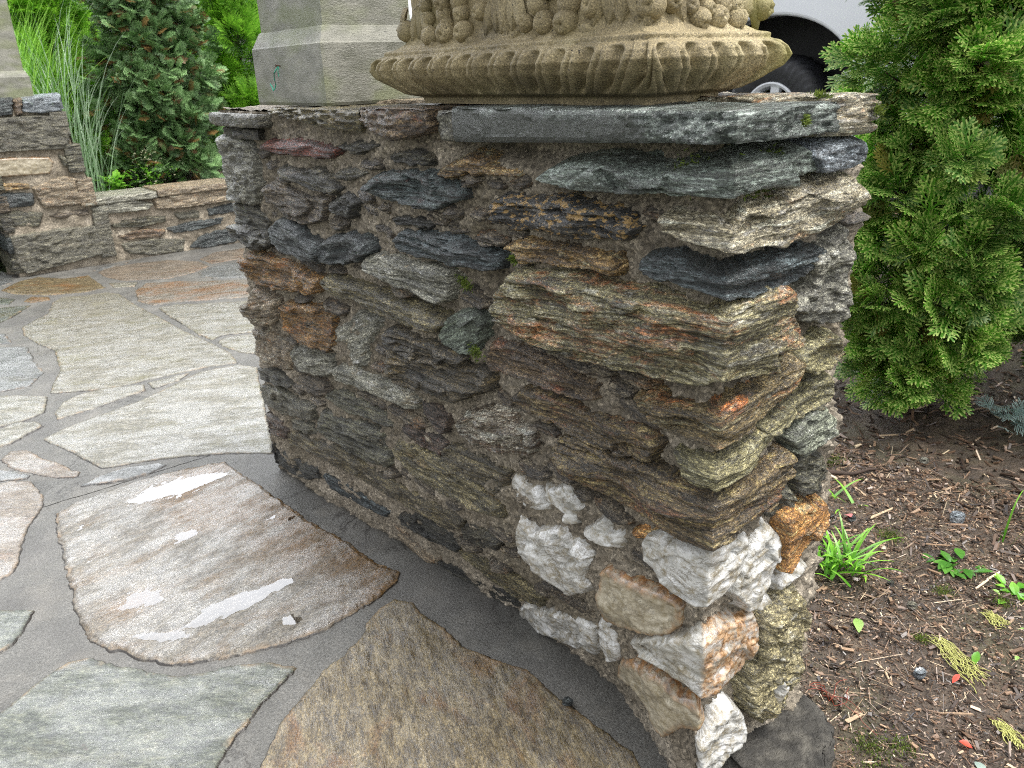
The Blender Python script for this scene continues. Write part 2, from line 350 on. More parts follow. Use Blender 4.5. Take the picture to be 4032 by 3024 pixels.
# ------------------------------------------------------------------ measured outlines, millimetres on the wall faces and on the ground
STONES=[
('granite','rough',0.03,[(-1690,1007),(-1581,1013),(-1451,1004),(-1426,980),(-1426,943),(-1423,894),(-1454,856),(-1480,842),(-1557,843),(-1690,842),(-1690,907),(-1690,968)],'upright pale grey stone at the far top edge'),
('red','schist',0.035,[(-1374,999),(-1300,1008),(-1214,1013),(-1118,1014),(-1031,1009),(-980,1005),(-992,997),(-1022,990),(-1096,985),(-1173,986),(-1273,986),(-1351,991)],'thin rust red stone'),
('dark','schist',0.03,[(-983,1011),(-935,1016),(-889,1024),(-828,1025),(-811,1021),(-836,1011),(-893,1006),(-944,1007)],None),
('dark','schist',0.035,[(-1283,945),(-1241,953),(-1170,945),(-1089,958),(-1034,945),(-997,922),(-1014,911),(-1071,913),(-1147,916),(-1209,925),(-1273,935)],None),
('dark','schist',0.02,[(-1009,952),(-961,968),(-896,969),(-859,968),(-892,957),(-953,946),(-1000,946)],None),
('dark','schist',0.02,[(-782,999),(-730,1013),(-678,1013),(-639,1004),(-650,996),(-707,992),(-761,993)],None),
('bluered','schist',0.04,[(-861,940),(-827,960),(-766,973),(-684,976),(-619,978),(-591,964),(-537,956),(-536,944),(-576,939),(-616,922),(-667,920),(-747,923),(-833,927)],'dark blue grey stone with a red stain'),
('brown','schist',0.03,[(-1386,897),(-1315,917),(-1227,895),(-1131,890),(-1054,897),(-1060,876),(-1098,845),(-1181,829),(-1255,831),(-1310,851),(-1381,859)],None),
('black','rough',0.03,[(-1042,888),(-1002,907),(-945,917),(-922,903),(-933,883),(-963,867),(-1018,867),(-1049,874)],None),
('black','schist',0.025,[(-794,883),(-744,890),(-690,892),(-643,890),(-660,881),(-708,877),(-774,878)],None),
('slate','schist',0.045,[(-1366,798),(-1330,819),(-1266,824),(-1210,812),(-1182,794),(-1121,784),(-1110,768),(-1124,746),(-1181,743),(-1247,748),(-1319,746),(-1369,762)],'curved dark blue stone'),
('slate','schist',0.045,[(-1113,786),(-1054,807),(-977,827),(-922,829),(-879,818),(-869,806),(-920,783),(-992,767),(-1068,753),(-1109,758)],None),
('dark','schist',0.045,[(-1690,758),(-1576,777),(-1505,769),(-1401,778),(-1390,755),(-1457,734),(-1531,728),(-1604,735)],None),
('dark','schist',0.02,[(-1690,825),(-1529,832),(-1449,828),(-1408,809),(-1426,783),(-1552,772),(-1690,781)],None),
('bluegreen','schist',0.04,[(-768,847),(-740,863),(-675,865),(-598,872),(-546,868),(-485,863),(-445,848),(-453,838),(-487,832),(-551,826),(-629,826),(-691,825),(-757,831)],'long dark teal stone'),
('orange','schist',0.045,[(-1589,690),(-1537,713),(-1443,716),(-1328,717),(-1224,710),(-1129,700),(-1136,673),(-1223,657),(-1354,641),(-1495,633),(-1565,642),(-1589,665)],'orange stained stone at the far edge'),
('olive','schist',0.04,[(-1129,699),(-1085,718),(-996,722),(-940,721),(-874,723),(-782,717),(-707,719),(-633,713),(-602,713),(-636,688),(-691,679),(-771,678),(-851,674),(-909,679),(-947,689),(-1035,680),(-1094,683)],None),
('lightgrey','schist',0.04,[(-897,782),(-878,798),(-827,802),(-739,800),(-657,807),(-591,806),(-584,787),(-592,757),(-629,747),(-692,747),(-759,750),(-829,760),(-891,767)],'pale grey wedge shaped stone'),
('tan','schist',0.04,[(-1596,561),(-1529,622),(-1473,606),(-1405,602),(-1410,559),(-1462,522),(-1553,502),(-1690,517)],None),
('orange','schist',0.035,[(-1390,587),(-1346,604),(-1235,618),(-1132,631),(-1096,615),(-1102,561),(-1145,519),(-1230,515),(-1321,510),(-1390,528)],'blocky orange brown stone'),
('lightgrey','rough',0.02,[(-1034,612),(-983,648),(-926,656),(-902,644),(-915,613),(-957,574),(-959,529),(-1013,512),(-1037,536),(-1061,561),(-1109,553),(-1092,592)],None),
('green','facet',0.035,[(-632,682),(-597,720),(-556,738),(-509,744),(-501,728),(-508,698),(-535,665),(-575,656),(-619,666)],'faceted grey green stone'),
('tan','rough',0.025,[(-1690,453),(-1534,478),(-1440,482),(-1387,463),(-1379,430),(-1418,398),(-1515,382),(-1603,378),(-1690,408)],None),
('granite','rough',0.025,[(-1389,459),(-1313,490),(-1213,502),(-1138,504),(-1145,458),(-1196,438),(-1286,428),(-1351,429)],None),
('dark','schist',0.025,[(-1690,330),(-1544,360),(-1450,362),(-1425,346),(-1515,321),(-1690,306)],None),
('brown','schist',0.02,[(-1394,376),(-1301,406),(-1210,414),(-1200,387),(-1278,360),(-1363,354)],None),
('lightgrey','schist',0.03,[(-1139,469),(-1093,493),(-1015,502),(-929,506),(-853,516),(-792,508),(-744,505),(-753,487),(-803,477),(-867,475),(-950,470),(-1039,460),(-1120,450)],None),
('darkbrown','schist',0.04,[(-844,636),(-797,653),(-727,649),(-660,655),(-597,655),(-559,646),(-565,632),(-531,632),(-485,636),(-487,608),(-535,585),(-594,552),(-641,551),(-709,542),(-763,533),(-806,531),(-834,552),(-833,594)],'large dark brown stone'),
('slategrey','facet',0.025,[(-1690,275),(-1530,307),(-1417,307),(-1300,315),(-1310,280),(-1398,261),(-1523,230),(-1690,230)],'smooth grey brown block near the foot'),
('olivedark','schist',0.02,[(-1211,380),(-1128,412),(-1033,420),(-944,427),(-898,419),(-873,404),(-909,392),(-980,389),(-1074,371),(-1154,371)],None),
('slategrey','schist',0.02,[(-1472,226),(-1414,245),(-1336,251),(-1317,234),(-1370,215),(-1473,201)],None),
('darkred','schist',0.025,[(-1690,163),(-1690,190),(-1537,201),(-1516,178),(-1542,143),(-1690,127),(-1690,142)],None),
('olivedark','schist',0.022,[(-1263,303),(-1230,329),(-1125,343),(-1013,359),(-926,364),(-888,306),(-936,278),(-1036,252),(-1127,255),(-1227,251),(-1284,259)],None),
('browndark2','schist',0.022,[(-1528,163),(-1434,189),(-1315,211),(-1186,233),(-1069,230),(-961,232),(-860,234),(-763,242),(-687,252),(-635,256),(-660,221),(-737,182),(-826,181),(-921,180),(-1027,168),(-1135,172),(-1259,163),(-1411,153),(-1522,129)],'very long thin brown stone low on the wall'),
('olive','schist',0.025,[(-878,342),(-852,376),(-774,382),(-696,389),(-629,389),(-571,383),(-531,372),(-493,357),(-481,339),(-530,327),(-577,321),(-665,313),(-754,311),(-829,317)],None),
('darkred','schist',0.02,[(-733,502),(-709,513),(-676,506),(-638,501),(-653,469),(-671,456),(-704,463),(-725,473)],None),
('darkred','schist',0.02,[(-832,413),(-798,428),(-725,431),(-663,428),(-689,397),(-730,397),(-791,398)],None),
('browndark2','schist',0.022,[(-681,410),(-639,435),(-570,439),(-506,440),(-450,448),(-456,420),(-495,386),(-550,386),(-618,387),(-667,390)],None),
('black','schist',0.018,[(-1690,89),(-1592,82),(-1477,82),(-1367,102),(-1361,74),(-1467,33),(-1579,11),(-1690,34)],None),
('bluegreen','schist',0.02,[(-1332,95),(-1242,115),(-1163,117),(-1093,107),(-1013,102),(-1034,83),(-1108,71),(-1199,67),(-1295,64)],None),
('black','schist',0.02,[(-961,114),(-886,153),(-809,161),(-739,162),(-712,138),(-744,107),(-811,98),(-889,94),(-959,91)],None),
('dark','schist',0.02,[(-660,225),(-611,254),(-553,263),(-514,259),(-549,213),(-627,188),(-669,188)],None),
('tan','schist',0.015,[(-1003,67),(-971,62),(-940,35),(-888,27),(-851,21),(-892,-5),(-947,-2),(-996,24)],None),
('black','schist',0.015,[(-857,8),(-767,40),(-676,36),(-570,53),(-569,33),(-658,-4),(-749,-4),(-815,-5)],None),
('olive','schist',0.02,[(-725,117),(-644,135),(-539,158),(-496,149),(-432,149),(-455,112),(-533,73),(-612,75),(-681,88)],None),
('ochre','schist',0.03,[(-603,984),(-581,995),(-524,1014),(-474,1009),(-459,1001),(-405,997),(-383,996),(-444,992),(-527,990),(-583,978)],'thin orange sliver under the cap slab'),
('greengrey','facet',0.05,[(-320,998),(-300,1010),(-256,1018),(-221,1023),(-182,1023),(-150,1017),(-129,1013),(-92,1014),(-81,1022),(-36,1028),(-5,1033),(43,1038),(71,1036),(83,1022),(90,1002),(70,1003),(23,1008),(-21,1000),(-56,996),(-104,996),(-154,991),(-195,990),(-239,990),(-281,993)],'long grey green stone turning the corner below the slab'),
('blackgold','schist',0.035,[(-457,940),(-426,958),(-363,961),(-278,967),(-201,964),(-158,960),(-128,945),(-133,934),(-171,925),(-231,917),(-295,918),(-347,916),(-402,914),(-448,921)],'black stone with golden flecks'),
('ochre','schist',0.035,[(-424,876),(-369,894),(-319,891),(-279,895),(-227,893),(-185,893),(-170,878),(-185,869),(-215,870),(-262,869),(-320,865),(-386,857),(-393,871)],'golden tan stone'),
('layered','schist',0.055,[(-409,823),(-389,842),(-360,842),(-318,845),(-268,854),(-218,851),(-177,848),(-149,849),(-112,852),(-81,850),(-51,848),(-21,848),(0,860),(26,867),(56,872),(106,868),(113,848),(117,824),(137,799),(138,790),(116,787),(91,789),(70,787),(76,757),(39,762),(0,771),(-40,748),(-72,746),(-108,748),(-160,739),(-220,733),(-286,735),(-372,740),(-438,754),(-441,780),(-431,803)],'huge layered corner stone with orange and grey bands'),
('greengrey','facet',0.04,[(83,1032),(101,1036),(127,1040),(143,1031),(153,1019),(151,1014),(115,1012),(94,1013),(87,1023)],None),
('bluegrey','facet',0.05,[(139,1033),(163,1039),(198,1045),(228,1043),(260,1039),(265,1018),(239,1017),(219,1012),(181,1013),(153,1014)],'blue grey stone jutting at the right edge'),
('whitetan','schist',0.05,[(-77,967),(-36,966),(0,965),(12,978),(55,982),(82,988),(132,993),(183,997),(227,999),(254,987),(264,973),(262,959),(221,947),(193,936),(124,933),(74,930),(19,933),(-11,939),(-46,944),(-75,950)],'large pale tan stone with rust streaks on the narrow face'),
('bluegreen','schist',0.045,[(-116,907),(-93,913),(-64,917),(-32,906),(-8,899),(11,902),(46,908),(80,911),(117,911),(156,911),(186,903),(170,896),(154,881),(133,871),(93,871),(52,871),(14,874),(-11,878),(-47,884),(-84,883),(-116,892)],'dark blue stone folding round the corner'),
('granite','rough',0.04,[(154,896),(188,906),(211,918),(235,929),(252,906),(270,892),(270,865),(264,837),(266,809),(252,789),(190,797),(136,819),(120,834),(138,846),(160,857),(166,877)],'rough grey boulder at the right edge'),
('tanolive','schist',0.045,[(158,751),(177,760),(207,765),(232,769),(256,761),(269,746),(275,727),(260,720),(230,718),(197,721),(162,738)],None),
('orangebrown','schist',0.045,[(-128,701),(-106,706),(-79,703),(-49,706),(-17,710),(0,724),(43,730),(81,732),(106,739),(132,748),(149,752),(161,745),(151,728),(134,708),(111,702),(88,692),(65,687),(29,677),(0,668),(-25,672),(-54,670),(-85,669),(-112,681)],'orange edged corner stone'),
('tanolive','schist',0.04,[(83,663),(110,674),(150,681),(188,684),(220,698),(250,697),(271,678),(252,661),(233,651),(198,656),(172,651),(126,656),(104,652)],None),
('tanolive','schist',0.04,[(-52,636),(-29,640),(-6,640),(17,646),(59,648),(83,660),(120,646),(96,633),(72,631),(61,616),(27,615),(-15,605),(-36,612)],None),
('greygreen','schist',0.04,[(161,620),(179,638),(202,647),(240,651),(272,623),(268,601),(240,594),(209,588),(192,582),(170,601)],None),
('dark2','rough',0.03,[(190,565),(214,579),(253,569),(276,549),(273,517),(248,500),(208,512),(194,539)],None),
('redolive','schist',0.045,[(-297,568),(-279,581),(-228,582),(-168,582),(-116,590),(-74,592),(-40,584),(-11,582),(13,585),(43,596),(87,587),(123,593),(154,603),(164,573),(134,548),(119,532),(82,532),(41,531),(0,519),(-39,517),(-87,516),(-135,515),(-180,516),(-232,513),(-287,518),(-298,542)],'big red brown corner stone just above the white quartz'),
('dark2','rough',0.025,[(119,518),(143,531),(179,532),(201,512),(200,491),(178,484),(139,496)],None),
('redbrown','schist',0.03,[(-494,662),(-483,691),(-460,702),(-409,706),(-358,703),(-309,697),(-267,690),(-217,686),(-221,665),(-248,657),(-297,655),(-349,653),(-396,654),(-442,650),(-482,648)],'brown stone with a red top edge'),
('redolive','schist',0.03,[(-424,603),(-398,628),(-342,633),(-287,634),(-235,635),(-187,640),(-141,643),(-104,641),(-90,632),(-101,606),(-142,595),(-188,591),(-237,586),(-278,588),(-314,595),(-364,593),(-412,592)],None),
('mixed','rough',0.03,[(-604,500),(-568,534),(-502,561),(-456,575),(-426,573),(-411,554),(-370,562),(-363,535),(-389,505),(-423,496),(-467,482),(-524,474),(-583,477)],'rounded stone of brown and white crystals'),
('quartz','quartz',0.025,[(-449,420),(-438,445),(-418,444),(-395,439),(-366,443),(-359,438),(-349,414),(-353,404),(-379,392),(-402,391),(-421,397),(-436,408)],'small white quartz lump'),
('quartz','quartz',0.03,[(-350,462),(-336,460),(-288,482),(-282,467),(-266,461),(-255,450),(-270,433),(-267,415),(-290,407),(-303,420),(-327,426),(-348,436)],None),
('quartz','quartz',0.03,[(-254,413),(-228,433),(-200,464),(-189,457),(-186,438),(-160,451),(-152,439),(-166,415),(-186,407),(-213,399),(-235,398),(-251,404)],None),
('quartz','quartz',0.035,[(-434,327),(-424,364),(-403,353),(-381,346),(-358,367),(-319,382),(-288,380),(-252,382),(-229,369),(-241,333),(-248,310),(-236,306),(-256,276),(-304,240),(-330,246),(-366,229),(-404,237),(-427,256),(-443,272)],'crumbly white quartz block'),
('cream','cream',0.035,[(-214,313),(-210,353),(-191,365),(-168,365),(-135,368),(-100,373),(-72,377),(-45,381),(-35,373),(-34,342),(-51,318),(-63,302),(-94,290),(-134,270),(-188,245),(-214,244),(-218,273)],'flat cream stone with rusty rim'),
('quartz','quartz',0.025,[(-583,-2),(-530,65),(-484,76),(-428,109),(-372,137),(-309,169),(-269,175),(-273,111),(-307,64),(-355,45),(-421,16),(-479,-3),(-529,-8)],'white quartz at the foot'),
('quartz','quartz',0.03,[(-246,202),(-229,232),(-216,219),(-202,197),(-196,158),(-208,133),(-245,101),(-258,122),(-258,156)],None),
('quartz','quartz',0.045,[(-115,458),(-102,477),(-71,489),(-60,478),(-39,493),(-3,503),(0,512),(50,493),(78,489),(79,466),(65,433),(35,412),(0,404),(-28,400),(-52,398),(-73,404),(-85,421),(-106,427)],'large smooth white quartz on the corner'),
('quartz','quartz',0.045,[(65,433),(83,461),(111,479),(121,499),(141,479),(171,446),(170,414),(155,396),(154,368),(130,358),(123,332),(91,341),(74,367),(51,394),(58,418)],'tall white quartz on the narrow face'),
('quartz','quartz',0.03,[(134,330),(159,340),(177,317),(163,301),(156,277),(139,265),(132,301)],None),
('rusty','facet',0.055,[(154,495),(188,490),(222,488),(252,473),(258,486),(269,464),(265,441),(239,422),(208,413),(180,384),(163,393),(164,431),(158,460)],'orange brown stone at the right edge'),
('quartz','quartz',0.045,[(162,367),(203,370),(232,375),(255,366),(259,344),(223,346),(194,342),(168,343)],None),
('quartzrust','quartz',0.045,[(-151,235),(-125,262),(-83,298),(-47,318),(-1,346),(27,349),(87,330),(115,333),(128,299),(120,255),(96,232),(53,231),(11,230),(-21,242),(-54,239),(-85,235),(-121,227)],'corner quartz white on one face and rusty on the other'),
('cream','cream',0.035,[(-227,83),(-193,156),(-149,186),(-102,202),(-61,215),(-39,199),(-1,211),(16,181),(7,169),(-22,148),(-63,91),(-90,80),(-117,109),(-162,110)],'long cream stone at the foot of the corner'),
('quartz','quartz',0.04,[(0,131),(16,151),(38,173),(73,172),(102,142),(126,87),(121,64),(78,62),(50,51),(12,58)],None),
('roughtan','rough',0.05,[(131,315),(171,325),(212,335),(238,299),(259,259),(247,230),(255,174),(243,121),(230,111),(201,73),(162,80),(108,138),(108,222),(129,226),(126,270)],'tall rough tan stone low on the narrow face'),
('quartz','quartz',0.06,[(189,166),(221,159),(224,134),(199,109),(183,86),(173,102),(183,136)],None),
('rusty','schist',0.015,[(-136,459),(-122,472),(-95,481),(-78,476),(-105,464),(-129,456)],None)
]
FLAGS=[
('big',[(-602,1820),(-540,1858),(-454,1862),(-370,1872),(-286,1867),(-199,1842),(-105,1812),(-98,1709),(-85,1553),(-77,1428),(-70,1292),(-51,1179),(-38,1091),(-35,969),(-10,900),(-37,871),(-70,851),(-183,826),(-254,820),(-355,836),(-454,877),(-520,906),(-559,941),(-597,996),(-640,1069),(-672,1143),(-675,1202),(-660,1352),(-638,1544),(-628,1667)],'big flagstone holding rain puddles'),
('greenish',[(-874,1015),(-820,1048),(-773,1078),(-722,1099),(-682,1081),(-649,1017),(-607,963),(-564,900),(-514,863),(-456,845),(-397,805),(-354,750),(-399,721),(-457,697),(-511,654),(-553,626),(-597,579),(-626,547),(-926,781),(-916,983)],'wet grey green flagstone'),
('tanstone',[(-213,745),(-144,801),(-80,816),(-52,770),(-61,705),(-50,647),(-59,572),(-31,486),(1,424),(-6,358),(-6,276),(1,200),(3,134),(-19,86),(-112,56),(-365,225),(-534,397),(-539,529),(-500,575),(-453,627),(-390,660),(-323,704),(-263,718)],'striped tan flagstone beside the pillar foot'),
('pale',[(-304,4092),(-220,4201),(-145,4288),(-75,4528),(-3,4644),(113,4571),(226,4551),(269,4454),(266,4075),(286,3714),(293,3403),(321,3102),(332,2903),(305,2727),(212,2766),(87,2783),(-37,2791),(-156,2798),(-264,2833),(-403,2922),(-366,3053),(-307,3201),(-264,3536),(-304,3738),(-324,3930)],None),
('pale',[(-521,2438),(-419,2502),(-279,2542),(-159,2573),(-22,2642),(135,2736),(298,2708),(340,2611),(214,2253),(39,1758),(-71,1861),(-192,1945),(-320,2005),(-423,2042),(-443,2151),(-477,2278)],None),
('pale',[(-435,2674),(-388,2774),(-323,2822),(-208,2825),(-85,2752),(-102,2674),(-195,2652),(-314,2618),(-440,2599)],None),
('pale',[(-70,2762),(111,2759),(45,2697),(-73,2669)],None),
('blue',[(-480,3817),(-345,3696),(-362,3453),(-361,3228),(-441,3078),(-582,3097)],None),
('pale',[(-587,3057),(-509,3003),(-415,2889),(-459,2716),(-538,2674),(-641,2678)],None),
('pale',[(-646,2645),(-562,2678),(-499,2636),(-487,2567),(-547,2533),(-614,2475),(-669,2477)],None),
('pink',[(-660,2356),(-624,2410),(-574,2379),(-554,2287),(-518,2191),(-481,2067),(-497,2033),(-543,2068),(-603,2167),(-649,2255)],None),
('blue',[(-512,1960),(-445,1997),(-370,2004),(-270,1958),(-250,1920),(-315,1894),(-396,1906)],None),
('pink',[(-722,2165),(-657,2150),(-613,2109),(-603,1983),(-614,1910),(-667,1804),(-706,1698),(-731,1604),(-757,1554),(-808,1542)],None),
('greenish',[(-824,1426),(-741,1351),(-766,1293),(-803,1242),(-852,1223)],None),
('tanstone',[(-248,5112),(-116,5306),(6,5352),(122,5165),(260,5134),(250,4683),(131,4653),(-62,4758),(-195,4926)],None),
('pink',[(328,5185),(426,5272),(605,5276),(790,5210),(925,4987),(924,4783),(750,4656),(608,4632),(378,4796),(322,5006)],None),
('blue',[(801,4662),(946,4758),(1204,4743),(1037,4220),(816,4404),(769,4515)],None),
('pale',[(290,4806),(436,4676),(392,4584),(285,4646)],None),
('ochrestone',[(357,4462),(471,4609),(615,4509),(793,4343),(1012,4161),(876,3754),(698,3848),(485,3980),(333,4027),(296,4181)],None),
('pale',[(336,3956),(432,3945),(598,3814),(809,3683),(657,3250),(597,3091),(404,3185),(339,3150),(322,3268),(328,3553),(323,3757)],None),
('pale',[(351,3104),(410,3143),(602,3050),(457,2689),(363,2872),(341,3018)],None),
('blue',[(296,5285),(431,5368),(597,5392),(537,5318),(343,5245)],None),
('pink',[(952,5064),(1115,5217),(1423,5185),(1296,4857),(958,4846)],None),
('blue',[(-211,5716),(-125,5751),(-107,5415),(-176,5255),(-283,5205)],None),
('greenish',[(-312,5000),(-216,4797),(-266,4683),(-345,4767)],None),
('greenish',[(-362,4647),(-275,4623),(-177,4566),(-283,4390),(-423,4215)],None),
('tanstone',[(-193,4700),(-138,4788),(-57,4702),(-66,4613),(-167,4625)],None),
('blue',[(-446,4054),(-389,4032),(-388,3823),(-474,3860)],None),
('blue',[(-706,2280),(-670,2286),(-605,2157),(-620,2134),(-718,2189)],None)
]
FARP=[('slate','schist',0.03,[(-3,1082),(116,1086),(100,998),(-23,996)]),('redbrown','schist',0.03,[(121,1076),(169,1084),(152,1000),(119,997)]),('bluegrey','facet',0.04,[(175,1083),(286,1093),(386,1088),(371,1008),(256,999),(164,1013)]),('slategrey','facet',0.04,[(-26,981),(213,982),(362,978),(393,867),(368,775),(169,781),(-72,786)]),('cream','cream',0.035,[(-83,742),(65,744),(244,728),(264,694),(232,629),(40,633),(-107,638)]),('dark2','schist',0.03,[(300,738),(389,709),(394,645),(319,663)]),('ochre','schist',0.03,[(-118,593),(93,575),(90,549),(-72,552),(-127,555)]),('slate','schist',0.025,[(-131,538),(100,516),(94,447),(-97,445),(-151,452)]),('tan','schist',0.035,[(108,552),(222,582),(325,598),(386,575),(415,468),(390,421),(147,424)]),('dark2','schist',0.02,[(-156,431),(130,389),(93,312),(-177,340)]),('brown','schist',0.02,[(173,361),(402,381),(401,349),(269,337)]),('slategrey','facet',0.05,[(-82,267),(203,269),(506,265),(505,184),(504,86),(207,48),(-50,23),(-82,98)])]
LOWW=[('lightgrey','schist',0.05,[(427,377),(535,409),(708,401),(819,360),(785,331),(606,329),(445,336)]),('tan','schist',0.05,[(833,395),(1059,427),(1391,425),(1387,322),(1160,313),(1014,311),(841,324)]),('dark2','schist',0.03,[(515,258),(683,275),(887,265),(893,234),(728,216),(543,234)]),('slategrey','schist',0.025,[(959,273),(1128,275),(1126,227),(976,233)]),('slate','schist',0.03,[(1190,273),(1382,292),(1425,236),(1195,230)]),('slate','schist',0.03,[(894,174),(1078,197),(1303,203),(1284,166),(1067,137),(924,144)]),('redbrown','schist',0.03,[(552,172),(725,197),(869,166),(840,134),(602,144)]),('slategrey','schist',0.025,[(563,117),(767,121),(997,86),(970,4),(747,14),(595,51)]),('slate','schist',0.025,[(1022,21),(1121,92),(1379,117),(1376,16),(1167,-2)]),('tan','schist',0.03,[(1385,154),(1599,163),(1577,24),(1388,14)])]
FRUIT=[('L',0.695,1.238,0.012),('L',0.647,1.241,0.015),('L',0.596,1.241,0.015),('L',0.542,1.24,0.015),('L',0.686,1.209,0.016),('L',0.64,1.212,0.018),('L',0.583,1.211,0.018),('L',0.639,1.225,0.013),('L',0.703,1.26,0.012),('L',0.423,1.214,0.014),('L',0.381,1.212,0.017),('L',0.331,1.21,0.019),('L',0.397,1.237,0.016),('L',0.33,1.234,0.017),('L',0.282,1.229,0.017),('R',0.086,1.225,0.014),('R',0.136,1.205,0.015),('R',0.175,1.207,0.016),('R',0.217,1.203,0.015),('R',0.123,1.222,0.013),('R',0.193,1.223,0.013),('R',0.156,1.219,0.013),('R',0.221,1.22,0.013),('R',0.284,1.222,0.018),('R',0.007,1.217,0.017)]
PUDDLES=[(-.284,1.736,-.08,.127,.045,.0055),(-.142,1.713,.15,.034,.02,.004),(-.352,1.438,.41,.084,.035,.005),(-.549,1.204,-.58,.07,.05,.0045),(-.365,1.047,-.01,.129,.034,.006),(-.299,.893,-1.3,.035,.03,.005),(-.548,1.046,-.7,.08,.015,.004)]
WATER_Z=.0068
# ------------------------------------------------------------------ walls: a height field over the faces, stones on top
H = 1.075; W1 = 1.64; W2 = .315
def wall_pos(u, v, h):
    """perimeter coordinate u (0 = near corner, negative = long face, positive = narrow face), height v, outward distance h"""
    u, v, h = np.broadcast_arrays(u, v, h)
    k = .045; g0 = np.clip(1-np.abs(u)/k, 0, 1); g1 = np.clip(1-np.abs(u+W1)/k, 0, 1); g2 = np.clip(1-np.abs(u-W2)/k, 0, 1)
    x = np.where(u < -W1, (-u-W1)-h*g1, np.where(u < 0, -h, np.where(u < W2, u-h*g0+h*g2, W2+h)))
    y = np.where(u < -W1, W1+h, np.where(u < 0, -u-h*g0+h*g1, np.where(u < W2, -h, (u-W2)-h*g2)))
    x = x+np.where((u < 0) & (u > -W1), np.interp(-u, [0, .05, .1, .17, .28, .6, .77, .94, 1.08, 1.23, 1.42, 1.64], [0, .005, .03, .07, .105, .11, .09, .068, .05, .037, .02, .015]), 0)*np.clip(1-v/.3, 0, 1)   # the foot is set back
    return np.stack([x, y, v], -1)
def plane_pos(y0):
    return lambda u, v, h: np.stack([u+0*h, y0-h, v+0*h], -1)
def stone(poly, pal, kind, D, pos, mat, parent, seed, step=(.005, .0024), name='stone', label=None, ang=None, lean=.2, amp=1., e=None):
    D = D*(.75 if kind in ('quartz', 'cream') else 1)*(.82 if np.mean([q[1] for q in poly]) > .45 else .72); rs = np.random.default_rng(seed); fs_ = rs.uniform(.7, 1.35); am_ = rs.uniform(.45, 1.)
    P = np.asarray(poly, float); c = P.mean(0); q = P-c
    # principal axis by area-free covariance of a resampled outline
    seg = np.roll(P, -1, 0)-P; L = np.linalg.norm(seg, axis=1)
    pts = np.concatenate([P[i]+seg[i]*np.linspace(0, 1, max(2, int(L[i]/.01)))[:, None] for i in range(len(P))])
    qq = pts-pts.mean(0); w_, v_ = np.linalg.eigh(qq.T@qq); ax = v_[:, 1]; asp = math.sqrt(w_[1]/max(w_[0], 1e-9))
    th = math.atan2(ax[1], ax[0]); th = (th+np.pi/2) % np.pi-np.pi/2
    if ang is None: ang = th if asp > 1.4 and abs(th) < 1.1 else (th*.3 if abs(th) < 1.1 else -.15)
    ca, sa = math.cos(ang), math.sin(ang)
    Q = np.stack([q[:, 0]*ca+q[:, 1]*sa, -q[:, 0]*sa+q[:, 1]*ca], 1); mg = .014
    a = np.arange(Q[:, 0].min()-mg, Q[:, 0].max()+mg, step[0]); b = np.arange(Q[:, 1].min()-mg, Q[:, 1].max()+mg, step[1])
    A, B = np.meshgrid(a, b, indexing='ij'); S = seed*7.31
    d = sdf(A, B, Q)
    jag = .0042 if kind in ('schist', 'rough') else .0025
    d = d+(.0055 if kind not in ('quartz', 'cream') else .002)+jag*vnoise(A*45, B*70, S)+jag*.5*vnoise(A*130, B*190, S+3)
    e = e or {'schist': .008, 'rough': .011, 'facet': .007, 'quartz': .010, 'cream': .007}[kind]
    t = np.clip(d/e, -1.4, 1)
    base = np.where(t > 0, D*(1-(1-t)**2.2), 0)+np.where(t < 0, t*.022, 0)-.004
    inn = sstep(-.002, .016, d)
    big = D*.38*fbm(A*10, B*22, S, o=2)
    if kind == 'schist':
        warp = .0032*fbm(A*9, B*25, S+5, o=3)
        h = big
        for Fr, am, s in ((70*fs_, .0075*am_, 1), (170*fs_, .0042*am_, 2)):
            qv = (B+warp)*Fr; ix = np.floor(qv); fr = qv-ix
            al = A*(12 if s == 1 else 24)
            n0 = vnoise(al, ix*5.3, S+s); n1 = vnoise(al, (ix+1)*5.3, S+s)
            h = h+am*(n0+(n1-n0)*sstep(.6, 1., fr))
            cr = np.clip(vnoise(al*.8, ix*3.1, S+s+20)+.25, 0, 1); h = h-am*1.1*cr*np.exp(-((fr-.92)/.13)**2)
        h = h+.0022*fbm(A*110, B*330, S+9, o=3)
    elif kind == 'quartz':
        f1, e1 = facets(A*15+S, B*24+S, seed, 1.5); f2, e2 = facets(A*50+S, B*70+S, seed+5, 1.4)
        h = big*.2+.0085*f1+.0026*f2+.0008*fbm(A*260, B*260, S, o=2)
    elif kind == 'facet':
        f1, e1 = facets(A*13+S, B*24+S, seed, 1.5); f2, e2 = facets(A*38+S, B*80+S, seed+5, 1.2)
        h = .011*f1+.003*f2+.0015*fbm(A*120, B*260, S, o=3)
    elif kind == 'cream':
        h = .006*fbm(A*14, B*18, S, o=3)+.0022*fbm(A*90, B*110, S+3, o=2)
    else:
        f2, e2 = facets(A*60+S, B*75+S, seed+5, 1.2)
        h = big+.009*fbm(A*28, B*48, S, o=3)+.004*f2+.003*fbm(A*130, B*190, S+4, o=2)
    u = c[0]+A*ca-B*sa; v = c[1]+A*sa+B*ca
    if pos is wall_pos:      # worn arrises at the wall corners
        cd = np.minimum(np.minimum(np.abs(u), np.abs(u+W1)), np.abs(u-W2)); inn = inn*(.4+.6*sstep(0, .035, cd))
        h = h-.010*np.exp(-(cd/.010)**2)*np.clip(.5+vnoise(v*38, 0*v, S), 0, 1.3)
    if kind == 'schist': h = h+.006*facets(A*11+S, B*26+S, seed+40, 1.4)[0]
    h = base+h*inn*amp
    v = v-lean*np.clip(h, 0, 1)+lean*.5*D
    V = pos(u, v, h)
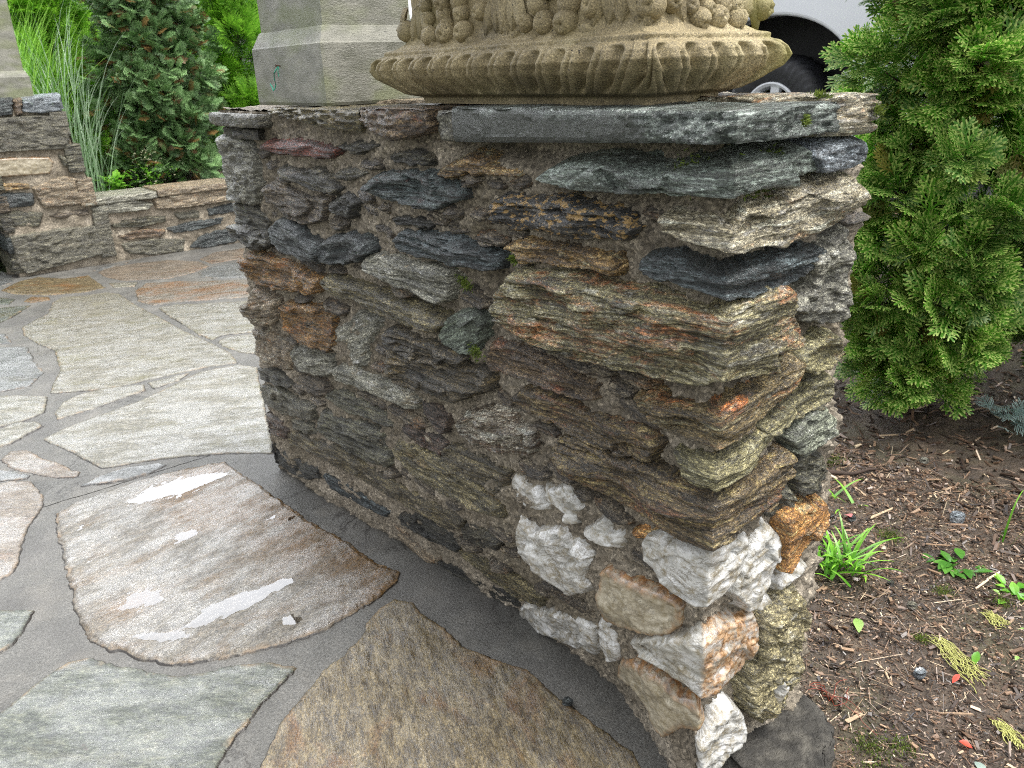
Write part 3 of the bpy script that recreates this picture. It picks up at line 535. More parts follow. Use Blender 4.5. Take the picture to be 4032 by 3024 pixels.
    cell = (d[:-1, :-1] > -.011) | (d[1:, 1:] > -.011) | (d[1:, :-1] > -.011) | (d[:-1, 1:] > -.011)
    F = grid_faces(len(a), len(b), cell.ravel())
    V, F, at = compact(V.reshape(-1, 3), F, dict(suv=np.stack([A+S, B+S*.7, h], -1).reshape(-1, 3), rim=np.clip(1-d/.014, 0, 1).ravel(), side=sstep(-.004, .006, u).ravel()))
    F = F[:, ::-1]
    o = mesh_np(name, V, F, mat, parent, at)
    # orient outward
    return tag(o, label) if label else o
def mortar_strip(name, pos, u0, u1, v0, v1, su, sv, mat, parent, seed=3, amp=1.):
    u = np.arange(u0, u1+su/2, su); v = np.arange(v0, v1+sv/2, sv); U, Vv = np.meshgrid(u, v, indexing='ij')
    f, e_ = facets(U*60, Vv*80, seed, 1.)
    f2, _ = facets(U*130, Vv*140, seed+3, 1.)
    h = amp*(-.001+.009*fbm(U*9, Vv*15, seed, o=3)+.006*fbm(U*45, Vv*60, seed+4, o=4)+.003*vnoise(U*170, Vv*180, seed+9)+.003*f+.003*f2)
    if pos is wall_pos: h = h-.03*sstep(1.0, 1.035, Vv)*sstep(-.62, -.55, U)
    P = pos(U, Vv, h); F = grid_faces(len(u), len(v))[:, ::-1]
    return mesh_np(name, P.reshape(-1, 3), F, mat, parent)
def slab(name, plan, z0, z1, pal, parent, seed, kind='facet', step=.005, label=None, amp=1.):
    """closed stone block: plan outline, subdivided, displaced along its own normals"""
    P = np.asarray(plan, float); seg = np.roll(P, -1, 0)-P; L = np.linalg.norm(seg, axis=1)
    pts = np.concatenate([P[i]+seg[i]*np.linspace(0, 1, max(2, int(L[i]/step)), endpoint=False)[:, None] for i in range(len(P))])
    n = len(pts); c = P.mean(0); T = np.roll(pts, -1, 0)-np.roll(pts, 1, 0); N = np.stack([T[:, 1], -T[:, 0]], 1); N /= np.linalg.norm(N, axis=1)[:, None]+1e-9
    if ((pts-c)*N).sum() < 0: N = -N
    z0f = z0 if callable(z0) else (lambda x, y: np.full(np.shape(x), z0)); z1f = z1 if callable(z1) else (lambda x, y: np.full(np.shape(x), z1))
    th = float(np.mean(z1f(pts[:, 0], pts[:, 1])-z0f(pts[:, 0], pts[:, 1]))); nz = max(5, int(th/.0035)); S = seed*3.7
    rings = []; ri = np.r_[0., .5, .8, .95]
    for r in ri: rings.append((r, 0., 0))
    for k in range(nz+1): rings.append((1., k/nz, 1))
    for r in np.r_[.985, .96, .93, np.linspace(.88, 0, 16)]: rings.append((r, 1., 2))
    V = []; suv = []; rim = []; sd_ = []
    per = np.r_[0, np.cumsum(np.linalg.norm(np.roll(pts, -1, 0)-pts, axis=1))[:-1]]
    for r, tz, part in rings:
        xy = c+(pts-c)*r; z = z0f(xy[:, 0], xy[:, 1])*(1-tz)+z1f(xy[:, 0], xy[:, 1])*tz
        bev = .004*(np.clip(1-tz*th/.006, 0, 1)+np.clip(1-(1-tz)*th/.006, 0, 1))
        if part == 1:
            if kind == 'schist':
                hh = .006*vnoise(per*22, z*260, S)+.004*vnoise(per*60, z*420, S+2)+.006*fbm(per*9, z*30, S+5, o=3)
            elif kind == 'rough': hh = .008*fbm(per*40, z*60, S, o=4)
            else:
                rough_ = 1. if kind != 'sawn' else sstep(.2, .03, xy[:, 1])*1.5+.22
                f1, _ = facets(per*12+S, z*40+S, seed, 1.2); f2, _ = facets(per*40+S, z*110+S, seed+1, 1.); hh = (.006*f1+.002*f2+.002*fbm(per*90, z*200, S, o=3))*rough_
            xy = xy+N*((hh*amp-bev)[:, None])
        elif r > .9: xy = xy+N*(.006*vnoise(per*22, 1+z*0, S)*amp-.003)[:, None]
        if part == 2: z = z+.0025*fbm(xy[:, 0]*30, xy[:, 1]*30, S, o=4)*amp-.002*(r > .97)
        V.append(np.stack([xy[:, 0], xy[:, 1], z], 1)); suv.append(np.stack([xy[:, 0]+xy[:, 1]+S, z+xy[:, 1]*.3*(part != 1)+S, xy[:, 1]], 1)); rim.append(np.full(n, float(part == 1))); sd_.append((part == 1)*sstep(.08, .17, xy[:, 1]+.07*vnoise(per*40, z*60, 3)+.03*vnoise(per*120, z*200, 5))*(xy[:, 0] < -.015)*sstep(.92, .70, tz+.2*vnoise(per*30, 0*per, 8)+.08*vnoise(per*110, z*100, 9)))
    V = np.concatenate(V); m = len(rings); i, j = np.meshgrid(np.arange(m-1), np.arange(n), indexing='ij'); i = i.ravel(); j = j.ravel(); j2 = (j+1) % n
    F = np.stack([i*n+j, i*n+j2, (i+1)*n+j2, (i+1)*n+j], 1)
    area = (P[:, 0]*np.roll(P[:, 1], -1)-np.roll(P[:, 0], -1)*P[:, 1]).sum()
    if area < 0: F = F[:, ::-1]
    o = mesh_np(name, V, F, rock_mat(pal), parent, dict(suv=np.concatenate(suv), rim=np.concatenate(rim), side=np.concatenate(sd_)))
    return tag(o, label)

M_mortar = mortar_mat()
# ================================================================== near stone pillar
pillar = thing('stone_pillar', (0, 0, 0), 'rough fieldstone pillar wall in the foreground with white quartz at its foot', 'stone pillar')
mortar_strip('mortar', wall_pos, -W1-W2-.02, -W1-.1, -.03, H, .012, .012, M_mortar, pillar)
mortar_strip('mortar', wall_pos, -W1-.1, W2+.1, -.03, H, .0036, .0036, M_mortar, pillar)
mortar_strip('mortar', wall_pos, W2+.1, W2+W1, -.03, H, .012, .012, M_mortar, pillar)
# top bedding
ux = np.arange(.0, .32, .006); uy = np.arange(.0, 1.65, .008); UX, UY = np.meshgrid(ux, uy, indexing='ij')
mesh_np('mortar', np.stack([UX, UY, 1.078+.006*fbm(UX*25, UY*25, 2, o=3)], -1).reshape(-1, 3), grid_faces(len(ux), len(uy)), M_mortar, pillar)
for k, rec in enumerate(STONES):
    pal, kind, D, poly = rec[:4]; lab = rec[4] if len(rec) > 4 else None
    P = np.array(poly)/1000.; far = P[:, 0].mean() < -.9
    stone(P, pal, kind, D, wall_pos, rock_mat(pal), pillar, k+1, step=(.006, .003) if far else (.0038, .0019), label=lab)
# slivers of stone packed between the big ones, and the small stones of the end face: one part
_acc = []
def _collect(name, V, F, mat, parent=None, attrs=None, **k):
    _acc.append((np.asarray(V), [np.asarray(F)], attrs)); return bpy.data.objects.get('stone')
_real, polys_ = mesh_np, [np.array(r[3])/1000. for r in STONES]
mesh_np = _collect; placed = []
for k in range(16):
    row = k//2; u0 = W2+.14+(k % 2)*.26+rng.uniform(-.03, .03); v0 = .08+row*.125; L_, h_ = rng.uniform(.09, .12), rng.uniform(.03, .05)
    an = np.linspace(0, 2*np.pi, 9, endpoint=False); P = np.stack([u0+np.cos(an)*L_*rng.uniform(.85, 1.1, 9), v0+np.sin(an)*h_*rng.uniform(.85, 1.1, 9)], 1)
    stone(P, 'brown', 'schist', .035, wall_pos, None, pillar, 200+k, step=(.008, .005))
pc_ = [(q.mean(0), np.linalg.norm(q-q.mean(0), axis=1).max()) for q in polys_]
r2 = np.random.default_rng(21); tries = 0
while len(placed) < 62 and tries < 3000:
    tries += 1; L_ = r2.uniform(.022, .075); h_ = L_*r2.uniform(.14, .3)+.002; u0 = r2.uniform(-W1+.05, W2-.03); v0 = r2.uniform(.16, .99)
    if u0 < 0 and abs(u0) < L_ or u0 > 0 and u0 < L_: continue
    an = np.linspace(0, 2*np.pi, 8, endpoint=False); tl = r2.normal(-.04, .12); P = np.stack([np.cos(an)*L_*r2.uniform(.8, 1.1, 8), np.sin(an)*h_*r2.uniform(.7, 1.1, 8)], 1)
    P = np.stack([u0+P[:, 0]*math.cos(tl)-P[:, 1]*math.sin(tl), v0+P[:, 0]*math.sin(tl)+P[:, 1]*math.cos(tl)], 1)
    if any(np.hypot(q[0]-u0, (q[1]-v0)*2.2) < q[2]+L_ for q in placed): continue
    near = [q for q, (c_, r_) in zip(polys_, pc_) if np.hypot(c_[0]-u0, c_[1]-v0) < r_+L_+.02]
    if any(sdf(P[:, 0], P[:, 1], q).max() > -.006 for q in near): continue
    placed.append((u0, v0, L_)); stone(P, 'brown', 'schist', r2.uniform(.016, .03), wall_pos, None, pillar, 260+len(placed), step=(.0045, .0022))
mesh_np = _real
_V = np.concatenate([x[0] for x in _acc]); _o = np.cumsum([0]+[len(x[0]) for x in _acc])[:-1]
ss = mesh_np('small_stones', _V, np.concatenate([x[1][0]+o_ for x, o_ in zip(_acc, _o)]), stone_mat('sliver'), pillar, {k: np.concatenate([x[2][k] for x in _acc]) for k in _acc[0][2]})
tag(ss, 'thin slivers of schist packed into the mortar', kind='stuff')
# cap stones
slab('cap_slab', [(-.03, .535), (-.036, .40), (-.034, .2), (-.038, .02), (-.034, -.032), (.02, -.04), (.10, -.038), (.175, -.036), (.165, .05), (.14, .2), (.12, .4), (.09, .53)],
     lambda x, y: 1.060-.020*np.clip(y, 0, .6)/.53, lambda x, y: 1.0955+.003*np.clip(x, 0, 1), 'slab', pillar, 31, 'sawn', .0045, 'long blue grey cap slab', 1.)
slab('cap_stone', [(.16, .06), (.165, -.012), (.20, -.036), (.22, -.042), (.26, -.04), (.283, -.022), (.295, .08), (.30, .25), (.17, .25)], 1.052, 1.102, 'whitetan', pillar, 32, 'schist', .0045, 'weathered tan cap stone at the right end', 1.3)
slab('cap_stone', [(-.035, 1.33), (-.045, 1.42), (-.04, 1.60), (-.02, 1.69), (.1, 1.70), (.2, 1.66), (.2, 1.34)], 1.040, 1.070, 'slategrey', pillar, 33, 'facet', .006, 'flat grey cap stone at the far end', .5)
slab('cap_stone', [(-.02, .86), (-.035, .95), (-.03, 1.1), (-.015, 1.30), (.2, 1.3), (.2, .87)], lambda x, y: 1.042+.03*(y-.86)/.44, 1.086, 'olive', pillar, 34, 'schist', .005, None, 1.2)
slab('cap_stone', [(-.04, .60), (-.055, .68), (-.05, .78), (-.03, .845), (.15, .85), (.2, .6)], lambda x, y: 1.036+.02*np.abs(y-.7)/.1, 1.092, 'redbrown', pillar, 35, 'schist', .0045, 'rusty brown blocky cap stone', 1.)
slab('cap_stone', [(-.02, .542), (-.028, .57), (-.018, .592), (.1, .6), (.1, .542)], 1.04, 1.088, 'granite', pillar, 36, 'rough', .0045, None, 1.)
slab('cap_stone', [(.17, .0), (.16, .3), (.16, .8), (.16, 1.3), (.31, 1.3), (.325, .8), (.32, .28), (.2, .27)], 1.06, 1.093, 'tan', pillar, 37, 'schist', .01)
slab('stone', [(-.02, 1.37), (-.03, 1.5), (-.02, 1.60), (.05, 1.6), (.05, 1.37)], 1.01, 1.035, 'dark', pillar, 38, 'rough', .006)
# moss
M_moss = leaf_mat('moss', '24300c', '4d5f1a', '7d8f35', .9, .2)
def moss(pts, parent, name='moss', n=220, L=.007):
    V = []; F = []; tn = []
    for (cc, nn, rad) in pts:
        cc = np.array(cc); nn = np.array(nn, float); nn /= np.linalg.norm(nn)
        for k in range(int(n*rad/.03)):
            r = rng.normal(0, rad*.45, 3); r -= nn*r.dot(nn); p0 = cc+r*(1, 1, .8)+nn*.002; dr = nn+rng.normal(0, .6, 3); dr = dr/np.linalg.norm(dr)*L*rng.uniform(.5, 1.3)
            s = rng.normal(0, 1, 3); s = np.cross(s, dr); s = s/np.linalg.norm(s)*.0012; o = len(V)
            V += [p0-s, p0+s, p0+dr]; F.append((o, o+1, o+2)); tn += [rng.uniform()]*3
    return mesh_np(name, V, np.array(F), M_moss, parent, dict(tone=np.array(tn), tip=np.tile([0, 0, 1.], len(F)), odd=np.zeros(len(V))))
moss([((-.01, .05, 1.02), (-1, -1, .2), .03), ((.03, -.01, 1.015), (0, -1, .2), .035), ((.07, -.012, 1.025), (0, -1, .2), .03), ((.1, -.012, 1.02), (0, -1, 0), .02)], pillar, n=420)
moss([((-.02, .535, .80), (-1, 0, -.3), .022), ((-.03, .50, .68), (-1, 0, 0), .02), ((-.015, .40, .86), (-1, 0, -.2), .012)], pillar, n=300)
moss([((.15, -.02, 1.102), (0, -.3, 1), .014), ((.25, -.045, 1.08), (0, -1, .4), .014), ((.07, -.05, 1.08), (0, -1, .1), .008)], pillar, n=300)

# ================================================================== far stone pillar and low wall
FY = 5.44
fp = thing('stone_pillar', (.15, FY, 0), 'far stone pillar of wide grey blocks at the left edge under a wooden post', 'stone pillar')
def fp_right(z): return np.interp(z, [0, .35, .36, .62, .63, .85, 1.09], [.52, .50, .47, .44, .42, .40, .37])
for nm, f_ in (('mortar', None),):
    zz = np.arange(-.05, 1.091, .012); xx = np.arange(-.1, 1.001, .02)
    X, Zz = np.meshgrid(np.linspace(0, 1, 50), zz, indexing='ij'); r = fp_right(Zz)-.01
    V = np.stack([-.085+X*(r+.085), FY+.012*fbm(X*6, Zz*12, 5, o=3)+0*X, Zz], -1)
    mesh_np('mortar', V.reshape(-1, 3), grid_faces(50, len(zz)), M_mortar, fp)
    Yg, Zg = np.meshgrid(np.linspace(0, .55, 30), zz, indexing='ij')
    mesh_np('mortar', np.stack([fp_right(Zg)-.01+.01*fbm(Yg*12, Zg*12, 6, o=3), FY+Yg, Zg], -1).reshape(-1, 3), grid_faces(30, len(zz)), M_mortar, fp)
    mesh_np('mortar', np.stack([-.085+.01*fbm(Yg*12, Zg*12, 7, o=3), FY+Yg, Zg], -1).reshape(-1, 3), grid_faces(30, len(zz)), M_mortar, fp)
slab('mortar', [(-.085, FY+.01), (-.085, FY+.55), (.36, FY+.55), (.36, FY+.01)], 1.04, 1.085, 'tan', fp, 50, 'rough', .03)
for k, (pal, kind, D, poly) in enumerate(FARP):
    P = np.array(poly)/1000.
    if k == 11: P = P*[1, 1]
    stone(P, pal, kind, D, plane_pos(FY), rock_mat(pal), fp, 300+k, step=(.012, .006), amp=.8, lean=.15)
for k, (z0, z1, pal) in enumerate([(1.03, 1.085, 'bluegrey'), (.85, 1.0, 'slategrey'), (.62, .8, 'dark2'), (.4, .58, 'tan'), (.05, .35, 'slategrey')]):
    slab('stone', [(fp_right(z0)-.10, FY-.03), (fp_right(z0)-.005, FY-.035), (fp_right(z0)+.005, FY+.2), (fp_right(z0), FY+.45), (fp_right(z0)-.1, FY+.45)], z0, z1, pal, fp, 60+k, 'facet', .015)
for k in range(8):
    z0 = .03+.13*k; slab('stone', [(-.11, FY-.02), (-.115, FY+.25), (-.11, FY+.5), (-.05, FY+.5), (-.05, FY-.02)], z0, z0+.1, ['dark2', 'slate', 'dark', 'brown'][k % 4], fp, 80+k, 'schist', .015)
lw = thing('low_wall', (1.2, FY, 0), 'low fieldstone wall with pale flat top stones behind the patio', 'wall')
mortar_strip('mortar', plane_pos(FY+.01), .36, 3.2, -.05, .43, .015, .015, M_mortar, lw, 9)
for k, (pal, kind, D, poly) in enumerate(LOWW):
    P = np.array(poly)/1000.; stone(P, pal, kind, D, plane_pos(FY+.01), rock_mat(pal), lw, 330+k, step=(.012, .006), amp=.8, lean=.15)
for k in range(14):
    u0 = 1.75+(k % 5)*.3+rng.uniform(-.05, .05); v0 = .08+(k//5)*.12; an = np.linspace(0, 2*np.pi, 9, endpoint=False)
    P = np.stack([u0+np.cos(an)*.13*rng.uniform(.85, 1.1, 9), v0+np.sin(an)*.04*rng.uniform(.85, 1.1, 9)], 1)
    pal = ['slate', 'tanolive', 'brown'][k % 3]; stone(P, pal, 'schist', .03, plane_pos(FY+.01), rock_mat(pal), lw, 360+k, step=(.015, .008))
for k, (x0, x1, z1) in enumerate([(.39, .85, .445), (.86, 1.42, .452), (1.43, 2.0, .45), (2.01, 2.7, .45), (2.71, 3.2, .45)]):
    slab('top_stone', [(x0, FY-.03), (x1, FY-.035), (x1, FY+.15), (x1, FY+.34), (x0, FY+.34)], z1-.045, z1, ['lightgrey', 'tan', 'granite'][k % 3], lw, 90+k, 'facet', .015)
mesh_np('mortar', np.array([(.36, FY+.36, -.05), (3.2, FY+.36, -.05), (3.2, FY+.36, .4), (.36, FY+.36, .4), (.36, FY, .4), (3.2, FY, .4)]), np.array([(0, 3, 2, 1), (3, 4, 5, 2)]), M_mortar, lw)

# ================================================================== ground
def gravel_extra(b, a, col):
    col = b.mix(b.ramp(b.noise(a, 300, 2), [(.3, .55), (.5, 1.), (.72, 1.5)]), (1, 1, 1), col, 'MULTIPLY') if False else b.mix(.7, col, b.ramp(b.noise(a, 320, 3, .7), [(.3, .5), (.5, 1.), (.7, 1.6)]), 'MULTIPLY')
    return b.mix(b.ramp(b.noise(a, 5, 4, .7), [(.55, 0.), (.7, .3)]), col, hexc('8f7a62'))
def cement_extra(b, a, col):
    col = b.mix(.85, col, b.ramp(b.noise(a, 190, 4, .85), [(.36, .35), (.48, .9), (.56, 1.1), (.66, 1.9)]), 'MULTIPLY')
    col = b.mix(b.ramp(b.noise(a, 6, 5, .7), [(.5, 0.), (.66, .3)]), col, hexc('78736a'))
    col = b.mix(b.ramp(b.noise(a, 2.2, 5, .7), [(.48, 0.), (.62, .5)]), col, hexc('4a4846'))
    ck = b.ramp(b.noise(b.map(a, (1, 1, 1)), 1.7, 7, .62, .6), [(.4935, 0.), (.4985, .8), (.5015, .8), (.5065, 0.)])
    ck = b.math('MULTIPLY', ck, b.ramp(b.noise(a, 1.3, 2), [(.5, 0.), (.56, 1.)]))
    return b.mix(ck, col, hexc('24211e'))
M_cement = noisy_mat('wet_cement', ['464541', '575652', '686661'], 4, .48, .7, .004, 190, extra=cement_extra)
pm = tag(mesh_np('patio', np.zeros((4, 3)), np.array([(0, 1, 2, 3)]), M_cement), kind='structure')
bpy.data.objects.remove(pm)
def patio_z(x, y): return .0015*fbm(x*5, y*5, 1, o=3)+.0008*fbm(x*40, y*40, 4, o=2)
def sheet(x0, x1, y0, y1, s):
    xs = np.arange(x0, x1+s/2, s); ys = np.arange(y0, y1+s/2, s); X, Y = np.meshgrid(xs, ys, indexing='ij')
    return np.stack([X, Y, patio_z(X, Y)], -1).reshape(-1, 3), grid_faces(len(xs), len(ys))
parts = [sheet(-1.3, .06, -.6, 0, .008), sheet(-1.3, .15, 0, 1.9, .008), sheet(-7, -1.3, -4, 5.6, .05), sheet(-1.3, 2.6, 1.9, 5.6, .03), sheet(-1.3, .06, -4, -.6, .03)]
Vp, Fp = join_np(parts)
patio = tag(mesh_np('patio', Vp, Fp, M_cement), kind='structure')
def flagstone(poly, pal, seed, label=None, top=.0045, step=None, bowl=None):
    P = np.asarray(poly, float); c = P.mean(0); dist = math.hypot(c[0]+.84, c[1]+.62)
    s = step or (max(.0038, .0019*dist) if dist < 6 else .03); ang = -.62+rng.uniform(-.25, .25)
    if pal in ('big',): ang = .25
    if pal == 'tanstone' and dist < 2: ang = 1.15
    a = np.arange(P[:, 0].min()-.01, P[:, 0].max()+.01, s); b = np.arange(P[:, 1].min()-.01, P[:, 1].max()+.01, s); A, B = np.meshgrid(a, b, indexing='ij')
    ca, sa = math.cos(ang), math.sin(ang); X = A*ca+B*sa; Y = -A*sa+B*ca; S = seed*5.1
    d = sdf(A, B, P)+.004*vnoise(A*40, B*40, S)+.0025*vnoise(A*110, B*110, S)
    t = np.clip(d/.006, -1.5, 1)
    q = (Y+.01*fbm(X*5, Y*9, S, o=3))*60; ix = np.floor(q); fr = q-ix
    n0 = vnoise(X*9, ix*5.3, S); n1 = vnoise(X*9, (ix+1)*5.3, S)
    rel = .0007*(n0+(n1-n0)*sstep(.3, 1, fr))+.0022*fbm(X*6, Y*9, S+3, o=3)+.0014*fbm(X*40, Y*75, S+5, o=4)
    if bowl is not None:
        for bx, by, ba, bl, bw, bd in bowl:
            cb, sb = math.cos(ba), math.sin(ba); p_ = (A-bx)*cb+(B-by)*sb; q_ = -(A-bx)*sb+(B-by)*cb
            rel = rel-bd*np.exp(-((p_/bl)**2+(q_/bw)**2))
    h = np.where(t > 0, top*(1-(1-t)**2), t*.008)+rel*np.clip(d/.01, 0, 1)
    if bowl is not None: h = np.where(d > .012, np.maximum(h+.0045, .0036), h)
    cell = (d[:-1, :-1] > -.008) | (d[1:, 1:] > -.008)
    V, F, at = compact(np.stack([A, B, h], -1).reshape(-1, 3), grid_faces(len(a), len(b), cell.ravel()),
        dict(suv=np.stack([X+S, Y+S, h], -1).reshape(-1, 3), rim=np.clip(1-d/.016, 0, 1).ravel(), side=(np.zeros(A.size) if bowl is None else np.clip(sstep(-.38, -.12, A-.25*(1.25-B)+.08*fbm(A*6, B*6, 3, o=3))+np.exp(-((A+.56)/.07)**2-((B-1.21)/.06)**2), 0, 1).ravel())))
    return tag(mesh_np('flagstone', V, F, flag_mat(pal), patio, at), label)
for k, rec in enumerate(FLAGS):
    bowl = None
    if k == 0: bowl = PUDDLES
    flagstone(np.array(rec[1])/1000., rec[0], k+1, rec[2] if len(rec) > 2 else None, bowl=bowl)
# water lying in the hollows of the big flagstone
m, t, p = new_mat('rain_water'); p.inputs['Base Color'].default_value = (1, 1, 1, 1); p.inputs['Roughness'].default_value = .0; b = NB(t); fr_ = b.n('ShaderNodeFresnel'); fr_.inputs[0].default_value = 1.9; tr_ = b.n('ShaderNodeBsdfTransparent'); gl_ = b.n('ShaderNodeBsdfGlossy'); gl_.inputs['Roughness'].default_value = .02; mx_ = b.n('ShaderNodeMixShader'); b.l(fr_.outputs[0], mx_.inputs[0]); b.l(tr_.outputs[0], mx_.inputs[1]); b.l(gl_.outputs[0], mx_.inputs[2]); b.l(mx_.outputs[0], t.nodes['Material Output'].inputs[0])
M_water = m
P0 = np.array(FLAGS[0][1])/1000.; cc = P0.mean(0)
n = len(P0); Pw = cc+(P0-cc)*.93
tag(mesh_np('puddle', np.r_[np.c_[Pw, np.full(n, (WATER_Z-.0006))], [[*cc, (WATER_Z-.0006)]]], np.array([(i, (i+1) % n, n) for i in range(n)]) if False else np.array([((i+1) % n, i, n) for i in range(n)]), M_water, patio, smooth=False), 'clear rain water lying in the hollows')
# flagstones just outside the frame
for k in range(26):
    ang_ = rng.uniform(0, 2*np.pi); x0 = -2.3-(k % 5)*.85+rng.uniform(-.1, .1); y0 = -2.2+(k//5)*.9+rng.uniform(-.1, .1)
    if y0 > .2*(-x0)+.2 and x0 > -2.0: continue
    an = np.linspace(0, 2*np.pi, 8, endpoint=False); Pq = np.stack([x0+np.cos(an)*.36*rng.uniform(.8, 1.1, 8), y0+np.sin(an)*.38*rng.uniform(.8, 1.1, 8)], 1)
    # skip those that would reach into the traced part of the patio
    if any(sdf(np.array([q[0]]), np.array([q[1]]), np.array(r[1])/1000.)[0] > -.05 for r in FLAGS for q in Pq): continue
    flagstone(Pq, ['pale', 'blue', 'pink'][k % 3], 70+k, step=.02)

def soil_z(x, y):
    r = .55*sstep(2.3, 3.2, x+.25*(y-.6))
    return -.028+.02*fbm(x*3, y*3, 12, o=4)+.006*fbm(x*16, y*16, 15, o=3)+r
def soil_extra(b, a, col):
    col = b.mix(b.ramp(b.noise(a, 3.5, 4, .65), [(.52, 0.), (.66, .5)]), col, hexc('2f3317'))
    return b.mix(.75, col, b.ramp(b.noise(a, 260, 4, .75), [(.3, .4), (.5, 1.), (.7, 1.9)]), 'MULTIPLY')
M_soil = noisy_mat('wet_soil', ['2a231c', '42372c', '5c4e3f'], 14, .6, 1., .012, 70, extra=soil_extra)
xs = np.arange(.04, 3.0, .012); ys = np.arange(-1.6, 1.75, .012); X, Y = np.meshgrid(xs, ys, indexing='ij')
parts = [(np.stack([X, Y, soil_z(X, Y)-.03*(X < .3)*(Y > 0)], -1).reshape(-1, 3), grid_faces(len(xs), len(ys)))]
for (x0, x1, y0, y1, s) in ((3.0, 9, -6, 9, .1), (.04, 3.0, -6, -1.6, .1)):
    xs = np.arange(x0, x1+s/2, s); ys = np.arange(y0, y1+s/2, s); X, Y = np.meshgrid(xs, ys, indexing='ij')
    parts.append((np.stack([X, Y, soil_z(X, Y)], -1).reshape(-1, 3), grid_faces(len(xs), len(ys))))
Vs, Fs = join_np(parts); tag(mesh_np('mulch_bed', Vs, Fs, M_soil), kind='structure')
xs = np.arange(-9, 12, .2); ys = np.arange(FY+.3, 20, .2); X, Y = np.meshgrid(xs, ys, indexing='ij')
tag(mesh_np('garden_bed', np.stack([X, Y, .40+.03*fbm(X, Y, 3, o=3)], -1).reshape(-1, 3), grid_faces(len(xs), len(ys)), M_soil), kind='structure')
M_grass = noisy_mat('lawn', ['2a3a14', '3c5020', '51652e'], 6, .8, .6, .02, 60)
tag(mesh_np('ground', np.array([(-200, -200, -.12), (200, -200, -.12), (200, 200, -.12), (-200, 200, -.12)]), np.array([(0, 1, 2, 3)]), M_grass), kind='structure')
M_asph = noisy_mat('driveway_asphalt', ['3a3a3a', '4a4a49', '585755'], 40, .7, .5, .004, 300)
tag(box('driveway', (2.9, -9, .2), (14, 14, .552), M_asph), kind='structure')
# ================================================================== wooden posts
def wood_extra(b, a, col):
    cr = b.ramp(b.noise(b.map(a, (30, 30, 260)), 1, 5, .7, .6), [(.34, 1.), (.42, 0.)])      # checks across the weathered faces
    col = b.mix(b.math('MULTIPLY', cr, .75), col, hexc('2b2a22'))
    col = b.mix(b.ramp(b.noise(a, 4.5, 3), [(.45, 0.), (.6, .6)]), col, hexc('666d44'))
    return b.mix(b.ramp(b.noise(a, 60, 4, .8), [(.62, 0.), (.68, .8)]), col, hexc('24231d'))
M_wood = noisy_mat('weathered_painted_wood', ['5b5b4e', '75746a', '8b897e'], 12, .55, .7, .004, 160, (1, 1, 2.5), wood_extra)
def post(x0, x1, y0, y1, zb, label, seed):
    t = thing('wooden_post', ((x0+x1)/2, (y0+y1)/2, zb), label, 'post')
    i = .018; z1 = zb+.128; z2 = zb+.162
    def rect(a, z, s):
        # outline of small steps so that the faces can bow
        xs = np.linspace(x0+a, x1-a, 24); ys = np.linspace(y0+a, y1-a, 30)
        P = np.concatenate([np.c_[xs[:-1], np.full(23, y0+a)], np.c_[np.full(29, x1-a), ys[:-1]], np.c_[xs[::-1][:-1], np.full(23, y1-a)], np.c_[np.full(29, x0+a), ys[::-1][:-1]]])
        return np.c_[P, np.full(len(P), z)]
    def loft(name, prof, mat):
        V = [rect(a, z, 0) for a, z in prof]; n = len(V[0]); V = np.concatenate(V)
        V[:, :2] += (.0012*fbm(V[:, 0]*20, V[:, 1]*20, V[:, 2]*6, seed))[:, None]
        m = len(prof); ii, j = np.meshgrid(np.arange(m-1), np.arange(n), indexing='ij'); ii = ii.ravel(); j = j.ravel(); j2 = (j+1) % n
        return mesh_np(name, V, np.stack([ii*n+j, ii*n+j2, (ii+1)*n+j2, (ii+1)*n+j], 1), mat, t, smooth=False)
    loft('plinth', [(.003, zb-.004)]+[(.0, zb+z) for z in np.linspace(.003, .125, 12)]+[(.002, z1), (i*.9, z2-.002), (i+.004, z2)], M_wood)
    loft('shaft', [(i+.003, z) for z in np.linspace(z2-.002, zb+1.3, 40)]+[(.12, zb+1.3)], M_wood)
    return t
p1 = post(.035, .30, 1.10, 1.468, 1.092, 'square weathered grey post with sloped plinth standing on the foreground pillar', 1)
p2 = post(-.05, .245, FY+.02, FY+.33, 1.088, 'square pale post at the left edge on top of the far pillar', 2)
# green twine hanging from a nail in the plinth
def onface(px, py):      # twine traced on the plinth face, metres (y, z)
    return (.031, px, py)
M_twine = noisy_mat('green_twine', ['1d8f76', '2fb894'], 80, .5, 0)
V, F = join_np([tube_np([(.030, 1.318, 1.175), (.026, 1.322, 1.168), (.027, 1.338, 1.160), (.026, 1.338, 1.146), (.027, 1.336, 1.135), (.026, 1.343, 1.126), (.026, 1.352, 1.122), (.028, 1.362, 1.131), (.029, 1.372, 1.137)], .0014, 5),
                tube_np([(.030, 1.312, 1.175), (.027, 1.315, 1.165), (.029, 1.317, 1.152)], .001, 5)])
tag(mesh_np('twine', V, F, M_twine), 'frayed green twine hanging on the post plinth', 'twine')
M_rust = noisy_mat('rusty_iron', ['3a2216', '6a3b22'], 60, .7, .4, .001, 300)
V, F = join_np([tube_np([(.036, 1.315, 1.176), (.024, 1.315, 1.177)], .0016, 6), tube_np([(.0245, 1.315, 1.177), (.0235, 1.315, 1.177)], .0035, 8)])
tag(mesh_np('nail', V, F, M_rust), 'rusty nail in the plinth that holds the green twine', 'nail')

